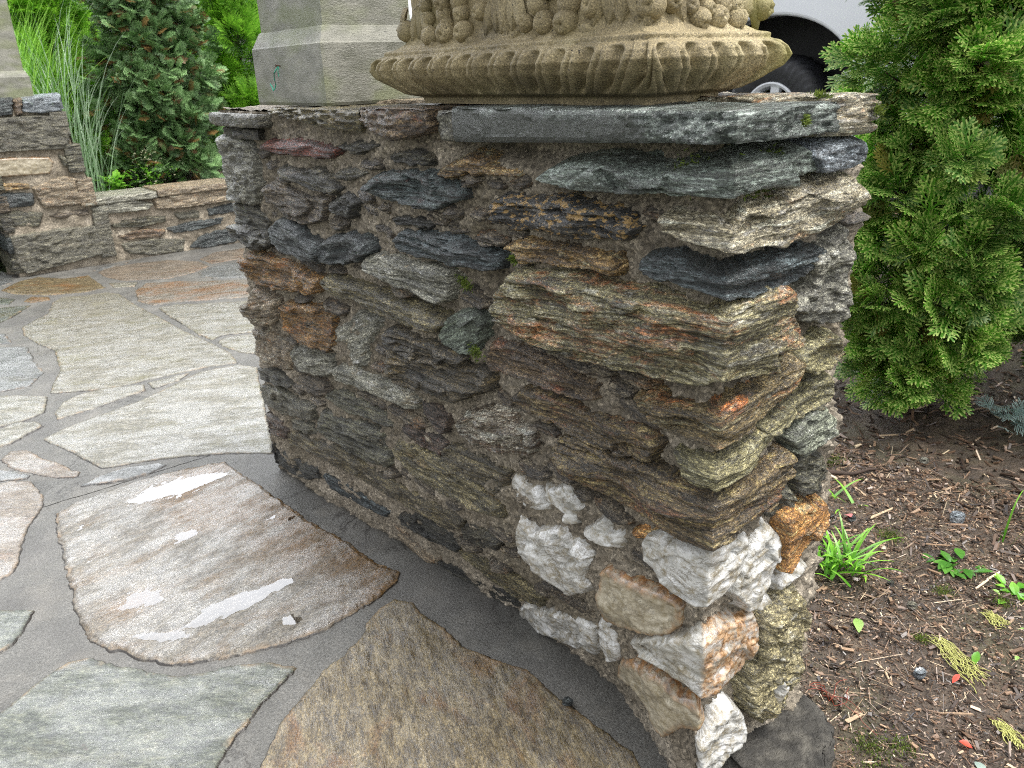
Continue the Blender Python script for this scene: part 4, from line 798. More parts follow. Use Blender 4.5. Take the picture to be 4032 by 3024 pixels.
# ================================================================== planter
def plant_extra(b, a, col):
    col = b.mix(.8, col, b.ramp(b.noise(a, 420, 3, .7), [(.36, .35), (.47, .85), (.58, 1.2), (.68, 2.2)]), 'MULTIPLY')
    col = b.mix(b.ramp(b.noise(a, 7, 3), [(.55, 0.), (.7, .35)]), col, hexc('6f6a3e'))
    sx = b.n('ShaderNodeSeparateXYZ'); b.l(a, sx.inputs[0])
    alg = b.math('MULTIPLY', b.ramp(sx.outputs[0], [(.08, 0.), (.17, .75)]), b.ramp(b.noise(a, 14, 4), [(.3, .35), (.6, 1.)]))
    col = b.mix(alg, col, hexc('918f45'))                       # algae film on the end that faces the garden
    sp = b.vor(a, 95); pit = b.ramp(sp.outputs['Distance'], [(.1, 1.), (.17, 0.)])
    pit = b.math('MULTIPLY', pit, b.ramp(b.noise(a, 18, 3), [(.5, 0.), (.58, 1.)]))
    return b.mix(pit, col, hexc('2e2a20'))
M_cast = noisy_mat('cast_stone', ['655b44', '857859', 'a29574'], 9, .62, .8, .003, 330, extra=plant_extra)
pl = thing('planter', (.14, .46, 1.095), 'sand coloured stone planter with carved fruit and fluted base on the pillar', 'planter')
PX0, PX1, PY0, PY1 = -.012, .30, .115, .835      # widest bead of the base
def planter_ring(z):
    zs = [1.095, 1.106, 1.112, 1.128, 1.142, 1.156, 1.168, 1.176, 1.1785, 1.1795, 1.186, 1.188, 1.189, 1.200, 1.215, 1.235, 1.27, 1.31, 1.35, 1.38, 1.40, 1.42, 1.44]
    ins = [.075, .074, .050, .026, .008, .000, .003, .013, .022, .024, .024, .028, .036, .052, .060, .064, .064, .058, .044, .02, .0, -.01, .0]
    return np.interp(z, zs, ins)
zz = np.concatenate([np.arange(1.095, 1.20, .0016), np.arange(1.20, 1.44, .004)])
def perim(ins, r=.02):
    # rounded rectangle, returns points, outward normals and the running length (of the un-inset shape so rings match)
    out = []; nr = []; s = []; run = 0
    x0, x1, y0, y1 = PX0+ins, PX1-ins, PY0+ins, PY1-ins
    cor = [(x0+r, y0+r, math.pi), (x1-r, y0+r, 1.5*math.pi), (x1-r, y1-r, 0), (x0+r, y1-r, .5*math.pi)]
    full = [PX1-PX0, PY1-PY0, PX1-PX0, PY1-PY0]
    for i in range(4):
        cx_, cy_, a0 = cor[i]; nx_, ny_, _ = cor[(i+1) % 4]
        for k in range(10):
            a_ = a0+k/10*math.pi/2; out.append((cx_+r*math.cos(a_), cy_+r*math.sin(a_))); nr.append((math.cos(a_), math.sin(a_))); s.append(run+(k/10)*.02)
        a_ = a0+math.pi/2; p0 = (cx_+r*math.cos(a_), cy_+r*math.sin(a_)); a0n = cor[(i+1) % 4][2]; p1_ = (nx_+r*math.cos(a0n), ny_+r*math.sin(a0n)); nn = (math.cos(a_), math.sin(a_))
        m_ = 320 if full[i] > .4 else 140
        for k in range(m_):
            t_ = k/m_; out.append((p0[0]+(p1_[0]-p0[0])*t_, p0[1]+(p1_[1]-p0[1])*t_)); nr.append(nn); s.append(run+.02+t_*(full[i]-.04))
        run += full[i]-.02
    return np.array(out), np.array(nr), np.array(s)
V = []
for z in zz:
    P_, N_, S_ = perim(float(planter_ring(z)), .012 if z < 1.19 else .018)
    d_ = np.zeros(len(P_))
    if 1.108 < z < 1.181:      # slanting teardrop flutes of the base
        t_ = (z-1.108)/.073; side = np.abs(N_[:, 1]) > .7
        ph = (S_+np.where(side, -.03, .034)*(1-t_)**1.3)/.056
        fr = ph-np.floor(ph); wv = np.clip(1-np.abs(fr-.5)/(.10+.26*t_**.7), 0, 1)
        groove = np.exp(-(np.abs(fr-.5)/(.13+.12*t_))**2.6)*float(sstep(0., .3, t_)*(1-sstep(.80, .95, t_)))
        line = np.clip(1-np.abs(fr-.02)/.05, 0, 1)*math.sin(min(max(t_, 0), 1)*math.pi)**.5+np.clip(1-np.abs(fr-.98)/.05, 0, 1)*math.sin(min(max(t_, 0), 1)*math.pi)**.5
        d_ = -.017*groove-.006*line
        dot = np.exp(-((fr-.5)/.09)**2-((t_-.42)/.06)**2); d_ = d_+.006*dot
    d_ = d_+.0012*fbm(S_*60, z*90+0*S_, 3, o=3)
    V.append(np.c_[P_+N_*d_[:, None], np.full(len(P_), z)])
nn_ = len(V[0]); m_ = len(V); V = np.concatenate(V); i, j = np.meshgrid(np.arange(m_-1), np.arange(nn_), indexing='ij'); i = i.ravel(); j = j.ravel(); j2 = (j+1) % nn_
F = np.stack([i*nn_+j, i*nn_+j2, (i+1)*nn_+j2, (i+1)*nn_+j], 1)
mesh_np('planter_body', V, F, M_cast, pl)
box('soil', (PX0+.03, PY0+.03, 1.40), (PX1-.03, PY1-.03, 1.415), M_soil, pl)
def blob(c, r, nrm, squash=(1, 1, 1), seed=0, crown=True):
    nu, nv = 22, 16; u = np.linspace(0, 2*np.pi, nu, endpoint=False); v = np.linspace(.001, np.pi-.001, nv); U, Vv = np.meshgrid(u, v, indexing='ij')
    # local frame: axis points outward and a little sideways
    ax = np.array(nrm, float)+rng.normal(0, .3, 3); ax /= np.linalg.norm(ax); e1 = np.cross(ax, (.1, .2, 1)); e1 /= np.linalg.norm(e1); e2 = np.cross(ax, e1)
    rad = 1+.06*fbm(np.cos(U)*1.5+seed, np.sin(U)*1.5, np.cos(Vv)*1.5, seed, 2)
    if crown: rad = rad-.30*np.exp(-(Vv/.22)**2)+.10*np.exp(-((Vv-.42)/.10)**2)*(.6+.4*np.sin(5*U))
    P = rad[..., None]*(np.sin(Vv)[..., None]*(np.cos(U)[..., None]*e1+np.sin(U)[..., None]*e2)*squash[0]+np.cos(Vv)[..., None]*ax*squash[1])*r+np.array(c)
    i, j = np.meshgrid(np.arange(nu), np.arange(nv-1), indexing='ij'); i = i.ravel(); j = j.ravel(); i2 = (i+1) % nu
    return P.reshape(-1, 3), np.stack([i*nv+j, i*nv+j+1, i2*nv+j+1, i2*nv+j], 1)
def leafblade(c, d, n, L, wd, curl=.3):
    d = np.array(d, float); d /= np.linalg.norm(d); n = np.array(n, float); n /= np.linalg.norm(n); s = np.cross(n, d)
    t = np.linspace(0, 1, 9); w_ = wd*np.sin(np.pi*t**.8)**.9+.0004; V = []
    for k, tt in enumerate(t):
        m0 = np.array(c)+d*L*tt+n*(curl*L*tt*(1-tt)+.004)
        V += [m0-s*w_[k]-n*.008, m0-s*w_[k]*.5+n*.001, m0-n*.0015, m0+s*w_[k]*.5+n*.001, m0+s*w_[k]-n*.008]
    F = [(a*5+b, a*5+b+1, (a+1)*5+b+1, (a+1)*5+b) for a in range(8) for b in range(4)]
    return np.array(V), np.array(F)
fx = lambda s, z: (PX0+float(planter_ring(z))-.004, s, z)
fyp = lambda s, z: (s, PY0+float(planter_ring(z))-.004, z)
groups = {'a': [], 'b': [], 'c': [], 'd': []}
for k, (face, s, z, r) in enumerate(FRUIT):
    r = r*1.08; c_, n_ = (fx(s, z), (-1, 0, .1)) if face == 'L' else (fyp(s, z), (0, -1, .1))
    key = ('a' if s > .5 else 'b') if face == 'L' else ('c' if .05 < s < .25 else 'd')
    if not (face == 'R' and s < .05): groups[key].append(blob(c_, r, n_, (1, 1) if k % 3 else (.92, 1.15), k))
# more fruit above, out of the frame
for s, key in ((.65, 'a'), (.60, 'a'), (.38, 'b'), (.33, 'b')):
    for z in (1.262, 1.285): groups[key].append(blob(fx(s+.02*(z > 1.27), z), .018, (-1, 0, 0), (1, 1), int(s*100)))
for s in (.12, .16, .2): groups['c'].append(blob(fyp(s, 1.25), .017, (0, -1, 0), (1, 1), int(s*99)))
for key in groups:
    V, F = join_np(groups[key]); mesh_np('fruit_cluster', V, F, M_cast, pl)
# corner fruit and rosettes hanging at the corners
ctop = [(PX0+.052, PY0+.052), (PX1-.052, PY0+.052), (PX0+.052, PY1-.052)]
for (x_, y_), nrm in zip([(a_*.9+.14*.1, b_*.97+.46*.03) for a_, b_ in ctop], ((-1, -1, .1), (1, -1, .1), (-1, 1, .1))):
    V, F = join_np([blob((x_, y_, 1.222), .02, nrm, (1, 1), 4)]+[leafblade((x_+.0*dx, y_, 1.262), (dx, dy, -1.6), nrm, .045, .009) for dx, dy in ((-.2, .2),)])
    mesh_np('corner_fruit', V, F, M_cast, pl)
lv = []
for s in (.72, .50, .46, .25, .22):
    for dy, dz, L in ((-.35, -1, .075), (.35, -1, .07), (0, -1, .06)):
        lv.append(leafblade(fx(s+dy*.02, 1.262), (0, dy, dz), (-1, 0, 0), L, .013))
for s, z, dy, dz in ((.72, 1.235, .2, -.8), (.57, 1.20, -.7, -.3), (.56, 1.235, -.8, .2), (.67, 1.2, .3, -1), (.63, 1.195, -.2, -1), (.44, 1.205, .6, -.5), (.30, 1.205, -.8, -.4), (.29, 1.235, -1, .3), (.39, 1.197, 0, -1), (.345, 1.197, -.1, -1)):
    lv.append(leafblade(fx(s, z), (0, dy, dz), (-1, 0, 0), .032, .008))
for s, dx in ((.06, -.4), (.04, .3), (.245, -.3), (.262, .3), (.09, .4), (.10, .6)):
    lv.append(leafblade(fyp(s, 1.25), (dx, 0, -1), (0, -1, 0), .062, .012))
V, F = join_np(lv); tag(mesh_np('leaf_relief', V, F, M_cast, pl), kind='stuff')

# ================================================================== parked vehicle
M_white = noisy_mat('white_paint', ['d2d5dc', 'd8dbe1'], 3, .22, 0)
M_white.node_tree.nodes['Principled BSDF'].inputs['Coat Weight'].default_value = .6
M_black = noisy_mat('black_plastic', ['08080a', '0c0c0e'], 20, .7, .2, .002, 100)
M_tyre = noisy_mat('tyre_rubber', ['0e0f12', '191a1e', '2c2e33'], 40, .55, .6, .003, 160)
M_glass = noisy_mat('dark_car_glass', ['0b0f12', '11161a'], 3, .05, 0)
M_rim = noisy_mat('silver_rim', ['c9ccd2', 'd4d7dc'], 5, .35, 0)
VX, VZ = 3.2, .552; WY = [2.146, -.75]; WZ = .862
car = thing('parked_van', (VX+.9, .7, VZ), 'white parked vehicle behind the planter with its wheel showing in a black arch', 'van')
def arch_profile():
    y0, y1, zb, zt = 3.05, -1.6, VZ+.25, VZ+2.0
    pts = [(y0, zb)]
    for wy in WY:      # from high y to low y
        a = np.linspace(math.pi, 0, 28)
        pts += [(wy-.53*math.cos(t_)*-1 if False else wy+.50*math.cos(math.pi-t_), WZ-.06+.53*abs(math.sin(t_))**.72) for t_ in a] if False else [(wy+.535*math.cos(t_), WZ-.08+.58*abs(math.sin(t_))**.66) for t_ in np.linspace(0, math.pi, 30)]
    pts += [(y1, zb), (y1-.05, zb+.5), (y1+.1, zb+.8), (y1+.5, zt-.25), (y1+.95, zt-.03), (y0-.3, zt), (y0-.02, zt-.3), (y0+.02, zb+.6)]
    return pts
def extrude_side(name, pts, x0, x1, mat, parent, bev=.03):
    import bmesh
    bm = bmesh.new(); off = Vector(parent.location)
    vs = [bm.verts.new(Vector((x0, y, z))-off) for y, z in pts]; f = bm.faces.new(vs)
    r = bmesh.ops.extrude_face_region(bm, geom=[f]); bmesh.ops.translate(bm, vec=(x1-x0, 0, 0), verts=[e for e in r['geom'] if isinstance(e, bmesh.types.BMVert)])
    bmesh.ops.recalc_face_normals(bm, faces=bm.faces)
    sharp = [e for e in bm.edges if len(e.link_faces) == 2 and e.calc_face_angle(0) > 1.2 and abs(e.verts[0].co.x-e.verts[1].co.x) < .01]
    if bev: bmesh.ops.bevel(bm, geom=sharp, offset=bev, segments=3, affect='EDGES', profile=.5)
    me = bpy.data.meshes.new(name); bm.to_mesh(me); bm.free(); me.materials.append(mat)
    return link(bpy.data.objects.new(name, me), parent)
extrude_side('side_panel', arch_profile(), VX, VX+.13, M_white, car, .018)
extrude_side('side_panel', arch_profile(), VX+1.72, VX+1.85, M_white, car, .018)
core = [(3.04, VZ+.95), (-1.6, VZ+.95)]+arch_profile()[-6:]
extrude_side('body', [(y_*.998+.001, z_-.002) for y_, z_ in core], VX+.131, VX+1.719, M_white, car, .02)
box('underbody', (VX+.34, -1.5, VZ+.2), (VX+1.5, 2.95, VZ+.949), M_black, car)
for k, (a_, b_) in enumerate(((2.75, 1.75), (1.65, .65), (.55, -.45))):
    box('window', (VX-.004, b_, VZ+1.25), (VX+.02, a_, VZ+1.78), M_glass, car, .01)
for y_ in (1.70, .60): box('door_handle', (VX-.03, y_-.16, VZ+1.08), (VX+.005, y_-.02, VZ+1.11), M_white, car, .006)
box('bumper', (VX+.05, -1.72, VZ+.3), (VX+1.8, -1.58, VZ+.6), M_black, car, .04)
for x_ in (VX+.2, VX+1.35): box('headlight', (x_, -1.67, VZ+.75), (x_+.3, -1.6, VZ+.92), M_rim, car, .02)
def make_wheel(wy, x0=None):
    R_, w_ = .31, .21
    prof = [(.185, .0), (.205, -.012), (.25, -.02), (.285, -.018), (.300, -.006), (.318, .02), (.322, .10), (.318, .19), (.29, .215), (.20, .21)]
    k_ = .31/.322; prof = [(r*k_ if r > .21 else .17*r/.205, x) for r, x in prof]
    nseg = 120; a = np.linspace(0, 2*np.pi, nseg, endpoint=False); V = []
    for q, (r, x) in enumerate(prof):
        rr = np.full(nseg, r)
        if q in (3, 4): rr = rr-.006*((np.arange(nseg) % 3) == 0)
        if q in (5, 6, 7): rr = rr-.009*((np.arange(nseg)+q) % 3 == 0)
        V.append(np.c_[np.full(nseg, VX+.06+x)+(.006*((np.arange(nseg) % 3) == 0) if q in (3, 4) else 0), wy+rr*np.cos(a), WZ+rr*np.sin(a)])
    V = np.concatenate(V); m_ = len(prof); i, j = np.meshgrid(np.arange(m_-1), np.arange(nseg), indexing='ij'); i = i.ravel(); j = j.ravel(); j2 = (j+1) % nseg
    hub = mesh_np('wheel', *tube_np([(VX+.11, wy, WZ), (VX+.26, wy, WZ)], .14, 40), M_black, car)
    o = mesh_np('tyre', V-np.array(car.location), np.stack([i*nseg+j, (i+1)*nseg+j, (i+1)*nseg+j2, i*nseg+j2], 1), M_tyre, hub)
    # rim: outer ring and spokes
    parts = []; n2 = 80; a = np.linspace(0, 2*np.pi, n2, endpoint=False); V = []
    for r, x in ((.207, .055), (.205, .040), (.196, .038), (.180, .050), (.172, .085), (.172, .14)): V.append(np.c_[np.full(n2, VX+x), wy+.83*r*np.cos(a), WZ+.83*r*np.sin(a)])
    i, j = np.meshgrid(np.arange(5), np.arange(n2), indexing='ij'); i = i.ravel(); j = j.ravel(); j2 = (j+1) % n2
    parts.append((np.concatenate(V), np.stack([i*n2+j, i*n2+j2, (i+1)*n2+j2, (i+1)*n2+j], 1)))
    for k in range(7):
        t_ = math.pi/2+.12+k*2*math.pi/7; d = np.array([0, math.cos(t_), math.sin(t_)]); s = np.array([0, -math.sin(t_), math.cos(t_)]); c0 = np.array([VX+.055, wy, WZ])
        vv = [c0+d*.03-s*.02, c0+d*.03+s*.02, c0+d*.158+s*.028, c0+d*.158-s*.028]; vv += [q+np.array([.03, 0, 0]) for q in vv]
        parts.append((np.array(vv), np.array([(0, 1, 2, 3), (7, 6, 5, 4), (0, 3, 7, 4), (1, 5, 6, 2), (3, 2, 6, 7)])))
    parts.append(tube_np([(VX+.045, wy, WZ), (VX+.09, wy, WZ)], .045, 20)); a3 = np.linspace(0, 2*np.pi, 20, endpoint=False)
    V, F = join_np(parts); mesh_np('rim', V-np.array(car.location), F, M_rim, hub, smooth=False)
    V_ = np.r_[np.c_[np.full(20, VX+.045), wy+.045*np.cos(a3), WZ+.045*np.sin(a3)]]; mesh_np('hub_cap', V_-np.array(car.location), np.arange(20)[None, ::-1], M_rim, hub)
    return hub
for wy in WY: make_wheel(wy)

# ================================================================== vegetation helpers
def fan_template(order=2, lobes=6, seed=0, wid=.030, sub=4):
    """flat conifer spray: list of quads (base, tip) in 2-D, x along the stem; returns verts (n,2+tip) and quads"""
    r = np.random.default_rng(seed); segs = []
    def branch(p, ang, L, lev, wd):
        d = np.array([math.cos(ang), math.sin(ang)]); e = p+d*L; segs.append((p, e, wd, lev))
        if lev == 0: return
        k = lobes if lev == order else sub
        for i in range(k):
            t = .18+.72*(i+.5*r.uniform(-.3, .3))/k; q = p+d*L*t; l2 = L*(.56-.30*t)*(1.1 if lev == order else .95)*r.uniform(.85, 1.15)
            for sgn in (-1, 1): branch(q, ang+sgn*(.72+r.uniform(-.12, .12)), l2, lev-1, wd*.8)
    branch(np.zeros(2), 0, 1, order, wid)
    V = []; F = []
    for p, e, wd, lev in segs:
        d = e-p; d = d/np.linalg.norm(d); n = np.array([-d[1], d[0]])*wd; o = len(V)
        for q, s_ in ((p, .6), (e-d*wd*1.2, 1.1)):
            for sg in (-1, 1): V.append((*(q+n*sg*s_), (0. if s_ < 1 else .8)*(lev == 0)))
        V.append((*(e+d*wd*.4), 1.0))
        F.append((o, o+1, o+3, o+2)); F.append((o+2, o+3, o+4, o+4))
    V = np.array(V); 
    return V, np.array([f for f in F if f[2] != f[3]]), np.array([f[:3] for f in F if f[2] == f[3]])
def scatter(tpl, pos, stem, up, size, tone, curl=.25, odd=None):
    """stamp the flat template at many places (vectorised)"""
    T, Q, Tr = tpl; n = len(pos); st = stem/np.linalg.norm(stem, axis=1)[:, None]
    nb = np.cross(st, up); nb /= np.linalg.norm(nb, axis=1)[:, None]+1e-9; nm = np.cross(nb, st)   # nb: sideways in-plane, nm: plane normal
    x = T[:, 0]; y = T[:, 1]; z = -curl*(x*x)-.25*curl*y*y*4
    V = pos[:, None]+size[:, None, None]*(x[None, :, None]*st[:, None]+y[None, :, None]*nb[:, None]+z[None, :, None]*nm[:, None])
    off = (np.arange(n)*len(T))[:, None, None]
    F = [(Q[None]+off).reshape(-1, Q.shape[1])]
    if len(Tr): F.append((Tr[None]+off).reshape(-1, 3))
    at = dict(tone=np.repeat(tone, len(T)), tip=np.tile(T[:, 2]**1.5, n), odd=np.repeat(odd if odd is not None else np.zeros(n), len(T)))
    return V.reshape(-1, 3), F, at
def joinA(L):
    V = []; F = {}; A = {}; o = 0
    for v, f, a in L:
        V.append(v)
        for ff in f: F.setdefault(ff.shape[1], []).append(ff+o)
        for k, x in a.items(): A.setdefault(k, []).append(x)
        o += len(v)
    return np.concatenate(V), [np.concatenate(x) for x in F.values()], {k: np.concatenate(x) for k, x in A.items()}
M_bark = noisy_mat('bark', ['2a1f18', '43342a'], 30, .85, .8, .006, 60, (1, 1, .3))
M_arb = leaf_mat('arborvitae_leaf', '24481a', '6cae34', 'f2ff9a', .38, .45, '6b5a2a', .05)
def conifer(name, base, H_, rad, mat, tpls, label, cat, nclump, per, size, group=None, zmin=.05, up=.4, clump=.13, odd=0., facing=None, prof=None, twigs=True):
    t = thing(name, base, label, cat, group); base = np.array(base)
    V, F = tube_np([base+(0, 0, -.05), base+(.01, .01, H_*.4), base+(-.01, 0, H_*.95)], np.array([.03, .022, .006]), 8)
    tr = [(V, F)]; L = []
    # limbs carry clumps
    for k in range(nclump):
        z = zmin+(H_-zmin)*((k+.5)/nclump); a = rng.uniform(0, 2*np.pi)
        if facing is not None and rng.uniform() < .6: a = facing+rng.normal(0, .9)
        rr = rad*(prof(z/H_) if prof else 1)*rng.uniform(.5, 1.1); c = base+np.array([rr*math.cos(a), rr*math.sin(a), z])
        out = np.array([math.cos(a), math.sin(a), 0]); cr = clump*rng.uniform(.75, 1.25)
        if twigs:
            st = base+np.array([0, 0, max(.05, z-.35*rr)]); tr.append(tube_np([st, (st+c)/2+(0, 0, -.02), c], np.array([.008, .005, .002]), 5))
        m = int(per*rng.uniform(.7, 1.3)); d = rng.normal(0, 1, (m, 3))+out*.55+np.array([0, 0, .25]); d /= np.linalg.norm(d, axis=1)[:, None]
        p = c+d*cr*rng.uniform(.55, 1., (m, 1))*np.array([1, 1, .8])
        stem = d*.75+out*.35+np.array([0, 0, up])+rng.normal(0, .18, (m, 3)); uu = np.array([0, 0, 1.])+out*.9+rng.normal(0, .35, (m, 3))
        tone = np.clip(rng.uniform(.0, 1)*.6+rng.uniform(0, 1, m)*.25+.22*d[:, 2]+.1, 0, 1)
        L.append(scatter(tpls[k % len(tpls)], p-stem/np.linalg.norm(stem, axis=1)[:, None]*size*.4, stem, uu, size*rng.uniform(.7, 1.25, m), tone, .22, (rng.uniform(0, 1, m))))
    V, F = join_np(tr); mesh_np('trunk', V, F, M_bark, t)
    V, F, A = joinA(L); mesh_np('foliage', V, F, mat, t, A, smooth=False)
    return t
tA = [fan_template(2, 4, s, .032, 2) for s in (1, 2, 3)]
tB = [fan_template(2, 3, s, .04, 2) for s in (4, 5)]
tC = [fan_template(1, 8, s, .02) for s in (6, 7)]
VEG = True
if VEG:
    conifer('arborvitae', (1.86, .57, -.02), 1.75, .26, M_arb, tA, 'bright green arborvitae nearest the pillar, right of it', 'shrub', 180, 22, .1, zmin=.13, clump=.085, facing=-2.4, group=None, prof=lambda t: .75+.25*math.sin(min(t*3, 1.57))-.15*max(0, .3-t)/.3)
    conifer('arborvitae', (2.26, .16, .0), 1.9, .30, M_arb, tA, 'bright green arborvitae cut by the right edge of the photo', 'shrub', 180, 22, .1, zmin=.22, clump=.085, facing=-2.4, prof=lambda t: .8+.2*math.sin(min(t*3, 1.57)))
    M_cyp = leaf_mat('cypress_leaf', '20401a', '52783e', 'a8cc8c', .5, .15, '6e4a26', .14)
    conifer('cypress', (1.28, 6.35, .40), 1.55, .42, M_cyp, tB, 'dark columnar cypress with browned sprays behind the low wall', 'shrub', 230, 26, .085, zmin=.08, clump=.14, facing=-2.1, prof=lambda t: .9-.25*max(0, t-.5), twigs=True)
    M_jun = leaf_mat('juniper_leaf', '3a6a16', '74b02c', 'a8e04a', .5, .45)
    for k, (x_, y_, h_, r_, lab) in enumerate([(.62, 7.5, 1.75, .62, 'feathery light green juniper left of the dark cypress'), (2.35, 7.3, 1.7, .65, 'feathery light green juniper between the dark cypress and the wooden post'),
                                     (-.35, 8.0, 1.7, .7, 'light green juniper behind the ornamental grass at the left edge')]):
        conifer('juniper', (x_, y_, .4), h_, r_, M_jun, tC, lab, 'shrub', 95, 60, .15, zmin=.1, up=.75, clump=.16, facing=-2.1)
    M_dk = leaf_mat('hedge_leaf', '16290c', '2e4a18', '55802c', .5, .2)
    for k, x_ in enumerate((-2.2, -.9, .5, 1.7, 3.0, 4.4)):
        conifer('hedge_bush', (x_, 9.2, .4), 1.75, .8, M_dk, tC, ['deep green bush at the back, farthest left', 'deep green bush behind the tall grass', 'deep green bush behind the left juniper', 'deep green bush behind the dark cypress', 'deep green bush behind the right juniper', 'deep green bush hidden mostly by the wooden post'][k], 'bush', 60, 34, .26, zmin=.1, clump=.34, facing=-2.1, twigs=False)
def blades(n, base, spread, Lr, wid, lean, mat_attrs=None, droop=.6, dirc=None, seg=8, tone=(0, 1)):
    V = []; F = []; tn = []; tp = []
    for k in range(n):
        a = rng.uniform(0, 2*np.pi) if dirc is None else dirc+rng.normal(0, .6)
        b0 = np.array(base)+np.r_[rng.normal(0, spread, 2), 0]; L = rng.uniform(*Lr); el = rng.normal(lean, .16); s = np.array([-math.sin(a), math.cos(a), 0]); tt = rng.uniform(*tone); o = len(V); p = b0.copy(); wv = wid*rng.uniform(.7, 1.2)
        for i in range(seg+1):
            t = i/seg; wd = wv*(1-t)**.6*(.6+.4*min(1, t*6)); V += [p-s*wd, p+s*wd]; tn += [tt, tt]; tp += [t, t]
            e_ = el+droop*t*t*1.6; p = p+np.array([math.cos(a)*math.sin(e_), math.sin(a)*math.sin(e_), math.cos(e_)])*L/seg
        F += [(o+2*i, o+2*i+1, o+2*i+3, o+2*i+2) for i in range(seg)]
    return np.array(V), [np.array(F)], dict(tone=np.array(tn), tip=np.array(tp), odd=np.zeros(len(V)))
M_gr1 = leaf_mat('ornamental_grass_leaf', '4c8a26', '7fb83c', 'a8d860', .45, .4)
M_gr2 = leaf_mat('variegated_grass_leaf', '6c9460', '9cbc92', 'c8dac4', .4, .4)
g = thing('ornamental_grass', (.45, 6.4, .4), 'tall bright green arching grass behind the far pillar', 'grass')
V, F, A = blades(800, (.22, 6.4, .40), .12, (.8, 1.6), .005, .25, droop=.45); mesh_np('blades', V, F, M_gr1, g, A, smooth=False)
g = thing('ornamental_grass', (.62, 6.1, .4), 'silvery striped arching grass spilling beside the far pillar', 'grass')
V, F, A = blades(150, (.52, 6.0, .38), .08, (.6, 1.5), .0035, .24, droop=.55); mesh_np('blades', V, F, M_gr2, g, A, smooth=False)
# small plants at the foot of the cypress
M_lf = leaf_mat('bright_leaf', '4a8a24', '78b83a', 'b4e060', .4, .4)
M_fl = leaf_mat('cream_flower', 'd8d8b0', 'e8e6c8', 'f2f0dc', .6, .4)
M_or = leaf_mat('orange_flower', 'd8501c', 'e8622a', 'f07a3a', .5, .3)
def ovals(n, base, spread, h, L, wd, tone=(0, 1), tilt=.6):
    V = []; F = []; tn = []; tp = []
    for k in range(n):
        a = rng.uniform(0, 2*np.pi); r = abs(rng.normal(0, 1)); p0 = np.array(base)+np.array([math.cos(a)*spread*r, math.sin(a)*spread*r, rng.uniform(0, 1)*h]); el = rng.normal(tilt, .35); a2 = a+rng.normal(0, .5)
        d = np.array([math.cos(a2)*math.cos(el), math.sin(a2)*math.cos(el), math.sin(el)]); s = np.cross(d, (0, 0, 1.)); s /= np.linalg.norm(s)+1e-9; nn = np.cross(s, d); l = L*rng.uniform(.6, 1.2); o = len(V); tt = rng.uniform(*tone)
        for i, t in enumerate((0, .25, .55, .85, 1)):
            w_ = wd*l/L*math.sin(math.pi*min(t*.92+.05, 1)); c = p0+d*l*t-nn*l*.25*t*t; V += [c-s*w_+nn*w_*.25, c, c+s*w_+nn*w_*.25]; tn += [tt]*3; tp += [t*.5]*3
        for i in range(4): F += [(o+3*i, o+3*i+1, o+3*i+4, o+3*i+3), (o+3*i+1, o+3*i+2, o+3*i+5, o+3*i+4)]
    return np.array(V), [np.array(F)], dict(tone=np.array(tn), tip=np.array(tp), odd=np.zeros(len(V)))
def plant(name, base, label, cat, pieces, group=None):
    t = thing(name, base, label, cat, group)
    for nm, mat, data in pieces:
        o_ = mesh_np(nm, data[0], data[1], mat, t, data[2], smooth=False)
        if nm == 'flowers' and len(data[0]) > 1000: tag(o_, kind='stuff')
    return t
plant('leafy_plant', (.66, 5.95, .4), 'small bright leafy plant at the foot of the silvery grass', 'plant', [('leaves', M_lf, ovals(70, (.72, 5.93, .42), .05, .10, .06, .02))])
fl = ovals(160, (.98, 5.95, .45), .10, .24, .014, .006)
plant('flowering_plant', (.98, 5.95, .4), 'small plant with sprays of cream flowers above the low wall', 'plant', [('leaves', M_lf, ovals(150, (.98, 5.95, .41), .09, .18, .045, .009)), ('flowers', M_fl, fl)])
plant('orange_flower', (2.0, 6.1, .9), 'orange flower stem peeping beside the wooden post', 'flower', [('leaves', M_lf, blades(6, (2.02, 6.1, .42), .02, (.5, .75), .008, .2, droop=.3)), ('flowers', M_or, ovals(12, (2.045, 6.1, 1.0), .018, .03, .04, .014))])

